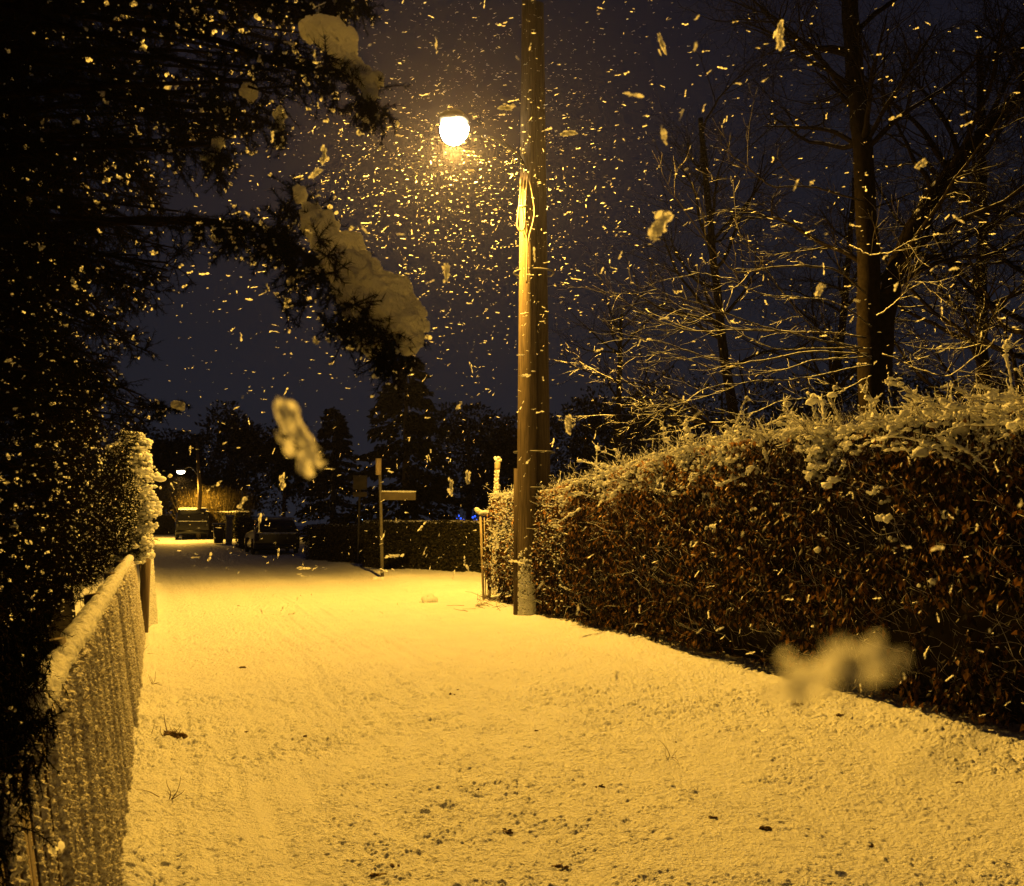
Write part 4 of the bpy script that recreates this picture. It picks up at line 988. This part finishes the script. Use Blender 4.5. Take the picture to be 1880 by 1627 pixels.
# ------------------------------------------------------------------ far end of the road: lamp, pole, van, bin, bushes
fl = P(332, 866, 59.0); fp = G(366, 984)
fp = P(366, 930, 59.0); fp[2] = 0
f2 = thing('far_street_lamp', 'small lit street lamp on a wooden pole far off above the parked van', 'street lamp', tuple(fp))
mesh_np('pole_shaft', tubes(np.array([[fp + [0, 0, -.1], fp + [0, 0, 3.5], P(361, 812, 59.)]]), np.array([[.15, .14, .09]]), 12), M['pole'], f2)
mesh_np('lamp_arm', polytube([P(363, 872, 59), P(350, 858, 59), P(336, 862, 59)], .035, K=14, sides=8), M['dark_metal'], f2)
hs = blobs((fl + [0, 0, .12])[None], np.array([[.34, .3, .12]]), 3, 0, rot=False); mesh_np('lamp_shade', hs, M['dark_metal'], f2)
hs = blobs(fl[None], np.array([[.27, .27, .17]]), 3, 0, rot=False); mesh_np('lamp_bowl', hs, M['bulb_far'], f2)
keep(f2)
street_light('far_lamp_light', Vector(fl) + Vector((0, 0, -.35)), 7500, 0.15, 0)

def car(name, label, base, heading, Lc, Wc, Hc, snow=True):
    o = thing(name, label, 'car' if Hc < 1.7 else 'van', tuple(base))
    ch, sh = math.cos(heading), math.sin(heading)          # +u forward, v left
    def W(u, v, z): return np.stack([base[0] + u * ch - v * sh, base[1] + u * sh + v * ch, base[2] + z + 0 * u], -1)
    box_ = Hc > 1.7; hb = Hc * .56
    # profile (u, z, half width)
    if box_: prof = [(-.5, .30), (-.5, .56), (-.49, .97), (-.45, 1.0), (.12, 1.0), (.24, .62), (.46, .55), (.5, .5), (.5, .22), (.42, .16), (-.45, .16)]
    else: prof = [(-.5, .30), (-.5, .60), (-.40, .95), (-.30, 1.0), (.05, .99), (.22, .66), (.44, .56), (.5, .48), (.5, .22), (.42, .16), (-.45, .16)]
    pr = np.array(prof) * [Lc, Hc]; n_ = len(pr)
    hw = np.where(pr[:, 1] > Hc * .62, Wc * (.44 if box_ else .38), Wc * .5)
    V = np.concatenate([W(pr[:, 0], -hw, pr[:, 1]), W(pr[:, 0], hw, pr[:, 1])])
    q = np.array([[k, (k + 1) % n_, n_ + (k + 1) % n_, n_ + k] for k in range(n_)])
    b = mesh_np('body', [('m', V, q, np.array([np.arange(n_)[::-1], n_ + np.arange(n_)]))], M['car_snow'] if snow else M['paint_dark'], o, smooth=False); add_bevel(b, .06, 3)
    def pane(us, zs, v0, nm):
        pass
    # rear window, set 3 mm proud
    u0 = -.5 * Lc - .006
    if box_:
        rw = np.array([[-.493 * Lc - .012, -.38 * Wc, .64 * Hc], [-.493 * Lc - .012, .38 * Wc, .64 * Hc], [-.49 * Lc - .012, .36 * Wc, .92 * Hc], [-.49 * Lc - .012, -.36 * Wc, .92 * Hc]])
    else:
        rw = np.array([[-.49 * Lc - .02, -.36 * Wc, .66 * Hc], [-.49 * Lc - .02, .36 * Wc, .66 * Hc], [-.42 * Lc - .02, .32 * Wc, .90 * Hc], [-.42 * Lc - .02, -.32 * Wc, .90 * Hc]])
    f_ = W(rw[:, 0], rw[:, 1], rw[:, 2]); bk_ = W(rw[:, 0] + .01, rw[:, 1], rw[:, 2])
    bf = np.array([[0, 1, 2, 3], [5, 4, 7, 6], [0, 4, 5, 1], [2, 6, 7, 3], [1, 5, 6, 2], [0, 3, 7, 4]])
    mesh_np('rear_window', [(np.vstack([f_, bk_]), bf)], M['glass_dark'], o, smooth=False)
    for sgn in (-1, 1):
        v = sgn * (Wc * (.445 if box_ else .40) + .004)
        sw = np.array([[-.40 * Lc, v + sgn * .05, .66 * Hc], [.10 * Lc, v + sgn * .05, .66 * Hc], [.03 * Lc, v, .93 * Hc], [-.38 * Lc, v, .93 * Hc]])
        f_ = W(sw[:, 0], sw[:, 1], sw[:, 2]); bk_ = W(sw[:, 0], sw[:, 1] - sgn * .02, sw[:, 2]); mesh_np('side_window', [(np.vstack([f_, bk_]), bf)], M['glass_dark'], o, smooth=False)
        rl = np.array([-.5 * Lc - .02]); mesh_np('tail_light', box(W(rl, np.array([sgn * .44 * Wc]), np.array([.5 * Hc]))[0], (.14, .14, .30), heading), M['paint_dark'], o, smooth=False)
        for uu in (-.31, .31):
            a = np.linspace(0, 2 * math.pi, 20); c0 = W(np.array([uu * Lc]), np.array([sgn * (.5 * Wc - .12)]), np.array([.33]))[0]; c1 = W(np.array([uu * Lc]), np.array([sgn * (.5 * Wc + .03)]), np.array([.33]))[0]
            ring = [c0 + (c1 - c0) * k for k in (0, .1, .9, 1)]; wh = tubes(np.array([ring]), np.array([[.28, .33, .33, .26]]), 20); mesh_np('wheel', wh, M['rubber'], o)
    # bumper and number plate
    mesh_np('bumper', box(W(np.array([-.5 * Lc - .05]), np.array([0.]), np.array([.24 * Hc]))[0], (.14, Wc * .96, .2), heading), M['paint_dark'], o, smooth=False)
    # snow on roof rim, ledge, left side
    n_ = 500; u = rng.uniform(-.46 if box_ else -.30, .10 if box_ else .04, n_) * Lc; v = rng.uniform(-.40, .40, n_) * Wc
    c1_ = W(u, v, np.full(n_, Hc * 1.0))
    n2 = 120; c2_ = W(np.full(n2, -.505 * Lc), rng.uniform(-.44, .44, n2) * Wc, Hc * .60 + rng.normal(0, .01, n2))
    mesh_np('roof_snow', blobs(np.vstack([c1_, c2_]), np.concatenate([np.stack([rng.uniform(.08, .14, n_)] * 2 + [rng.uniform(.04, .07, n_)], -1), np.stack([rng.uniform(.04, .06, n2)] * 2 + [rng.uniform(.025, .04, n2)], -1)]), 1, .1, rot=False), M['snow_clump'], o)
    keep(o); return o
rh = math.atan2(fd[1], fd[0])
vb = G(356, 991); car('parked_van', 'boxy dark parked van seen from behind, roof edged with snow', vb + fd * 2.3, rh - rad(3), 4.6, 2.15, 2.12)
cb = G(508, 1019); car('parked_car', 'dark unlit parked car lightly dusted with snow, left of the low dark hedge', cb + fd * 2.0, rh, 4.2, 1.85, 1.5, False)
# bin
bb = G(401, 999)
bn = thing('wheeled_bin', 'dark wheeled bin with snow on its lid beside the parked van', 'bin', tuple(bb))
V0 = box(bb + [0, 0, .55], (.55, .6, 1.0), rh)[0][0].copy(); V0[:, :2] = np.where((V0[:, 2:3] < .3), bb[:2] + (V0[:, :2] - bb[:2]) * .8, V0[:, :2])
add_bevel(mesh_np('body', [(V0, box((0, 0, 0), (1, 1, 1))[0][1])], M['paint_dark'], bn, smooth=False), .03)
add_bevel(mesh_np('lid', box(bb + [0, 0, 1.10], (.62, .68, .08), rh), M['paint_dark'], bn, smooth=False), .02)
mesh_np('lid_snow', blobs(bb + np.stack([rng.uniform(-.25, .25, 60), rng.uniform(-.28, .28, 60), np.full(60, 1.16)], -1), np.stack([rng.uniform(.07, .1, 60)] * 2 + [rng.uniform(.04, .06, 60)], -1), 1, .1, rot=False), M['snow_clump'], bn); keep(bn)
pb_ = G(420, 1000)
pl = thing('gate_pillar', 'square pale stone pillar right of the wheeled bin', 'pillar', tuple(pb_))
add_bevel(mesh_np('shaft', box(pb_ + [0, 0, .75], (.34, .34, 1.5), rh), M['stone'], pl, smooth=False), .015)
add_bevel(mesh_np('cap', box(pb_ + [0, 0, 1.55], (.44, .44, .1), rh), M['stone'], pl, smooth=False), .02)
mesh_np('cap_snow', blobs(pb_ + np.stack([rng.uniform(-.18, .18, 30), rng.uniform(-.18, .18, 30), np.full(30, 1.62)], -1), rng.uniform(.05, .08, 30), 1, .1), M['snow_clump'], pl); keep(pl)
# tall lit bush around the far pole
def tall_bush(px, Y, wpx, ytop, seed, label):
    r_ = np.random.default_rng(seed); b = P(px, 950, Y); b[2] = 0; Ht = P(px, ytop, Y)[2]; Wd = wpx / FPX * Y
    o = thing('tall_bush', label, 'bush', tuple(b), 'tall bushes under the far lamp')
    n = 900; st = b + np.stack([r_.uniform(-.5, .5, n) * Wd, r_.uniform(-.8, .8, n), np.zeros(n)], -1)
    t = np.linspace(0, 1, 7); Dn = nrm(r_.normal(0, .16, (n, 3)) + [0, 0, 1]); L = Ht * r_.uniform(.6, 1.05, n)
    Pt = st[:, None] + Dn[:, None] * (L[:, None] * t)[..., None]; Pt[..., 0] += (r_.normal(0, .12, n)[:, None] * t ** 2); R = np.broadcast_to(.014 * (1 - .7 * t), (n, 7))
    mesh_np('stems', tubes(Pt, R, 3), M['bush_far'], o)
    n2 = 9000; k = r_.integers(0, n, n2); tt = r_.uniform(.1, 1, n2); p = st[k] + Dn[k] * (L[k] * tt)[:, None] + r_.normal(0, .06, (n2, 3)); p[:, 2] = np.maximum(p[:, 2], .05)
    sz = r_.uniform(.07, .16, n2); mesh_np('leaves', leaves(p, r_.normal(size=(n2, 3)), sz, sz * .5), M['bush_far'], o, smooth=False); keep(o)
M['bush_far'] = mat('bush_far', (.03, .024, .008), .7, .2, (.13, .10, .035), 3, island=.8, trans=.25)
tall_bush(360, 63, 34, 897, 1, 'tall lit bush directly behind the far pole')
tall_bush(395, 62, 40, 893, 2, 'tall lit bush right of the far pole')
tall_bush(432, 64, 40, 900, 3, 'tall dim bush farthest right of the far pole')

# ------------------------------------------------------------------ things lying in the snow
gg = G(312, 1362)
gt_ = thing('grass_tuft', 'dark tuft of dead grass and twigs poking from the snow near the left fence', 'grass tuft', (gg[0], gg[1], gz(gg)))
n = 70; st = np.array([gg[0], gg[1], gz(gg)]) + np.stack([rng.normal(0, .05, n), rng.normal(0, .03, n), np.full(n, -.005)], -1)
Pq, Rq = grow(st, rng.normal(size=(n, 3)) * [1.6, 1, .5] + [0, 0, .35], rng.uniform(.03, .11, n), .003, .001, 6, .2)
Pq2, Rq2 = grow(st[:1], np.array([[-.45, 0, 1.]]), np.array([.15]), .004, .0015, 6, .1)
mesh_np('blades', tubes(Pq, Rq, 4) + tubes(Pq2, Rq2, 5), M['litter'], gt_)
mesh_np('clod', blobs(st[:14] + [0, 0, .012], rng.uniform(.012, .026, 14), 2, .15), M['litter'], gt_); keep(gt_)
spots = [(446, 1228, .05, 'dark clod on the snow left of the road middle'), (930, 1527, .045, 'dark leaf clod in the foreground below the pole'), (1103, 1445, .03, 'small dark clod right of the foreground centre'),
         (1030, 1592, .045, 'dark leaf clod near the bottom edge, right of centre'), (828, 1282, .035, 'small dark leaf on bright snow left of the pole'), (840, 1272, .02, 'tiny leaf by another leaf on bright snow'),
         (692, 1615, .05, 'dark wet clump at the bottom edge of the snow'), (720, 1598, .03, 'pale lump of snow and leaf beside the dark wet clump'), (876, 1447, .02, 'tiny dark leaf left of the small clod'), (845, 1441, .025, 'flat dark leaf on snow in the middle foreground'),
         (1465, 1307, .05, 'snow covered clod by the hedge foot'), (1545, 1330, .05, 'brown clod near the hedge foot at right'), (1405, 1525, .05, 'dark clods in the right foreground'), (1600, 1550, .03, 'small clod at lower right'),
         (1760, 1440, .03, 'small clod near the right edge'), (1310, 1505, .03, 'flat clod in the right foreground'), (560, 1360, .025, 'small dark leaf right of the grass tuft'), (555, 1400, .02, 'tiny leaf below the small dark leaf'),
         (452, 1345, .02, 'tiny leaf between grass tuft and road middle'), (985, 1345, .02, 'small leaf in front of the pole'), (1240, 1360, .02, 'small leaf on snow in front of the hedge')]
for px, py, sz, lb in spots:
    sz *= .72
    c = G(px, py); c[2] = gz(c); o = thing('clod', lb, 'clod', tuple(c))
    n = 7; q = c + np.stack([rng.normal(0, sz * .5, n), rng.normal(0, sz * .2, n), np.abs(rng.normal(0, sz * .12, n))], -1)
    mesh_np('lump', blobs(q, np.stack([rng.uniform(.25, .5, n) * sz, rng.uniform(.2, .35, n) * sz, rng.uniform(.15, .3, n) * sz], -1), 2, .18), M['litter'], o)
    q = c + rng.normal(0, sz * .2, (5, 3)) + [0, 0, sz * .15]; mesh_np('leaf', leaves(q, rng.normal(size=(5, 3)) * [1, 1, .3], np.full(5, sz * .9), np.full(5, sz * .5)), M['litter'], o, smooth=False)
    keep(o)
c = G(787, 1108); o = thing('snow_lump', 'round lump of snow on the road left of the open gate', 'snow lump', tuple(c))
mesh_np('lump', blobs(c + rng.normal(0, .05, (14, 3)) * [1.4, 1, .6] + [0, 0, .05], rng.uniform(.05, .09, 14), 2, .08), M['snow_clump'], o); keep(o)
tw_sp = [(310, 1480, 'thin bent twig standing in snow by the left fence'), (255, 1215, 'thin twig sticking out of snow beside the fence end'), (280, 1270, 'curved dead stem in the snow by the fence'), (1230, 1385, 'short twig lying on snow in front of the hedge')]
for px, py, lb in tw_sp:
    c = G(px, py); c[2] = gz(c) - .01; n = 5
    Pq, Rq = grow(np.repeat(c[None], n, 0), rng.normal(size=(n, 3)) * [1, .6, .4] + [0, 0, .5], rng.uniform(.08, .22, n), .0028, .001, 8, .18)
    tag(mesh_np('dead_twig', tubes(Pq, Rq, 4), M['litter']), lb, 'twig')

# ------------------------------------------------------------------ falling snow
n = 13000
Yd = .7 + 17 * rng.uniform(0, 1, n) ** .75
pu = rng.uniform(-350, 2230, n); pv = rng.uniform(-250, 1350, n)
# more of them drift past the lamp
k = 3800; Yd[:k] = rng.normal(12.6, 2.0, k).clip(8, 17); pu[:k] = rng.normal(850, 190, k); pv[:k] = rng.normal(300, 170, k)
pos = np.array([P(a_, b_, c_) for a_, b_, c_ in zip(pu, pv, Yd)])
pos = pos[pos[:, 2] > .12]
# not inside the tree, hedge, fence
sdf = (pos - F0) @ fn; sdh = (pos - H0) @ hn; pd = np.linalg.norm(pos[:, :2] - pf[:2], axis=1)
ok = (sdf > .15) & ((sdh > .15) | (pos[:, 2] > 2.8)) & (pd > .4)
pos = pos[ok]; n = len(pos); dist = pos[:, 1]
wd_ = rng.lognormal(math.log(.0052), .5, n).clip(.0018, .013) * (dist / 5) ** .32
wd_ = np.where(dist > 8, wd_ * .62, wd_); ln_ = wd_ * np.where(dist > 7, rng.uniform(3.0, 6.5, n), rng.uniform(1.8, 4.2, n))
D = np.stack([np.ones(n), rng.normal(0, .3, n), rng.normal(.08, .22, n)], -1)
tilt = rng.uniform(size=n) < np.where(pos[:, 2] < 2.6, .6, .22); D[tilt] = np.stack([rng.normal(.35, .5, tilt.sum()), rng.normal(0, .3, tilt.sum()), rng.normal(.9, .3, tilt.sum())], -1)
appar = wd_ * ln_ / dist ** 2
px_ = 940 + FPX * pos[:, 0] / pos[:, 1]; infr = (px_ > 10) & (px_ < 1870) & (pos[:, 2] < 1.6 + dist * .66)
pyy = 813.5 - FPX * np.tan(np.arctan2(pos[:, 2] - CAMZ, pos[:, 1]) - PITCH); low = (pyy > 1130) & (px_ < 1150) & (rng.uniform(size=n) < .975)
pos, wd_, ln_, D, dist, appar, infr, px_ = [q_[~low] for q_ in (pos, wd_, ln_, D, dist, appar, infr, px_)]; n = len(pos)
order = np.argsort(-np.where(infr, appar, -1)); big = order[:270]; rest = order[270:]
Vv, Ff = flake_shapes(pos[rest], wd_[rest], ln_[rest], D[rest], 3, 6)
nn = len(rest); nv = Vv.shape[1]
fs = mesh_np('falling_snow', [(Vv.reshape(-1, 3), (Ff[None] + (np.arange(nn) * nv)[:, None, None]).reshape(-1, 3))], M['flake'])
tag(fs, 'fine falling snow filling the night air', 'falling snow', kind='stuff')
Vv, Ff = flake_shapes(pos[big], wd_[big] * .95, ln_[big] * 1.45, D[big], 6, 9)
for k, bi in enumerate(big):
    o = mesh_np('snowflake', [(Vv[k] - pos[bi], Ff)], M['flake']); o.location = pos[bi]
    tag(o, 'falling snowflake lit by the street lamp', 'snowflake', 'falling snowflakes')
# the few big flakes close to the lens
near = [((1210, 415), .95, .020, .034, (.55, 0, .8), 'large ragged snowflake hanging beside the tips of the lit bare branches'),
        ((546, 800), .34, .011, .032, (.45, 0, -1), 'very large blurred brown snowflake above the dark parked car'),
        ((1530, 1232), .115, .0070, .018, (1, 0, .30), 'huge faint blurred snowflake in front of the hedge foot'),
        ((1215, 80), 1.3, .011, .034, (.3, 0, -1), 'long upright snowflake high to the right of the pole'),
        ((1432, 65), 1.2, .013, .040, (.05, 0, 1), 'tall snowflake at the top under a smaller one'),
        ((595, 285), 1.4, .011, .030, (.1, 0, 1), 'upright snowflake over the snowy conifer bough'),
        ((580, 318), 1.4, .010, .022, (.8, 0, .6), 'slanting snowflake just over the snowy conifer bough'),
        ((819, 500), 1.6, .014, .036, (0, 0, 1), 'upright snowflake under the street lamp'),
        ((1044, 780), 1.5, .013, .032, (.15, 0, -1), 'bright upright snowflake right of the wooden pole'),
        ((828, 893), 1.9, .014, .032, (0, 0, 1), 'upright snowflake over the clipped hedge'),
        ((859, 877), 1.9, .013, .030, (0, 0, 1), 'upright snowflake left of the slender post'),
        ((518, 885), 1.9, .012, .034, (0, 0, 1), 'tall snowflake above the dark parked car'),
        ((1505, 530), 1.2, .012, .020, (.6, 0, .8), 'slanting snowflake among the lit bare branches'),
        ((1690, 302), 1.2, .012, .015, (1, 0, .2), 'round snowflake in front of the leaning trunk'),
        ((1045, 245), 1.8, .013, .036, (1, 0, .12), 'wide snowflake right of the pole top'),
        ((930, 198), 2.0, .015, .036, (1, 0, 0), 'wide snowflake right of the street lamp'),
        ((1132, 1240), .8, .004, .008, (.1, 0, 1), 'small upright snowflake low over the snow')]
for (px, py), Y_, w0, l0, d0, lb in near:
    p0 = P(px, py, Y_); Vv, Ff = flake_shapes(np.zeros((1, 3)), np.array([w0 * .75]), np.array([l0 * 1.1]), np.array([d0], float) + 1e-3, 34 if Y_ > .3 else 60, 9, big=5.0 if Y_ > .3 else 3.0)
    o = mesh_np('snowflake', [(Vv[0], Ff)], M['flake']); o.location = p0
    tag(o, lb, 'snowflake', 'large snowflakes near the viewer')

for o in list(S.objects):
    if o.parent and (o.name.startswith(('snow_bits', 'near_snow_bits', 'crusted_snow', 'snow_cap', 'stuck_snow'))): o['kind'] = 'stuff'
# ------------------------------------------------------------------ haze of fine snow in the air
hz = mesh_np('haze', box((0, 0, 12), (330, 330, 27)), None, smooth=False); tag(hz, kind='stuff')
m = bpy.data.materials.new('haze'); m.use_nodes = True; t = m.node_tree
t.nodes.remove(t.nodes['Principled BSDF']); pv_ = t.nodes.new('ShaderNodeVolumePrincipled')
pv_.inputs['Color'].default_value = (.55, .55, 1.0, 1); pv_.inputs['Density'].default_value = .00042; pv_.inputs['Anisotropy'].default_value = .80
t.links.new(pv_.outputs[0], t.nodes['Material Output'].inputs['Volume']); hz.data.materials.append(m)
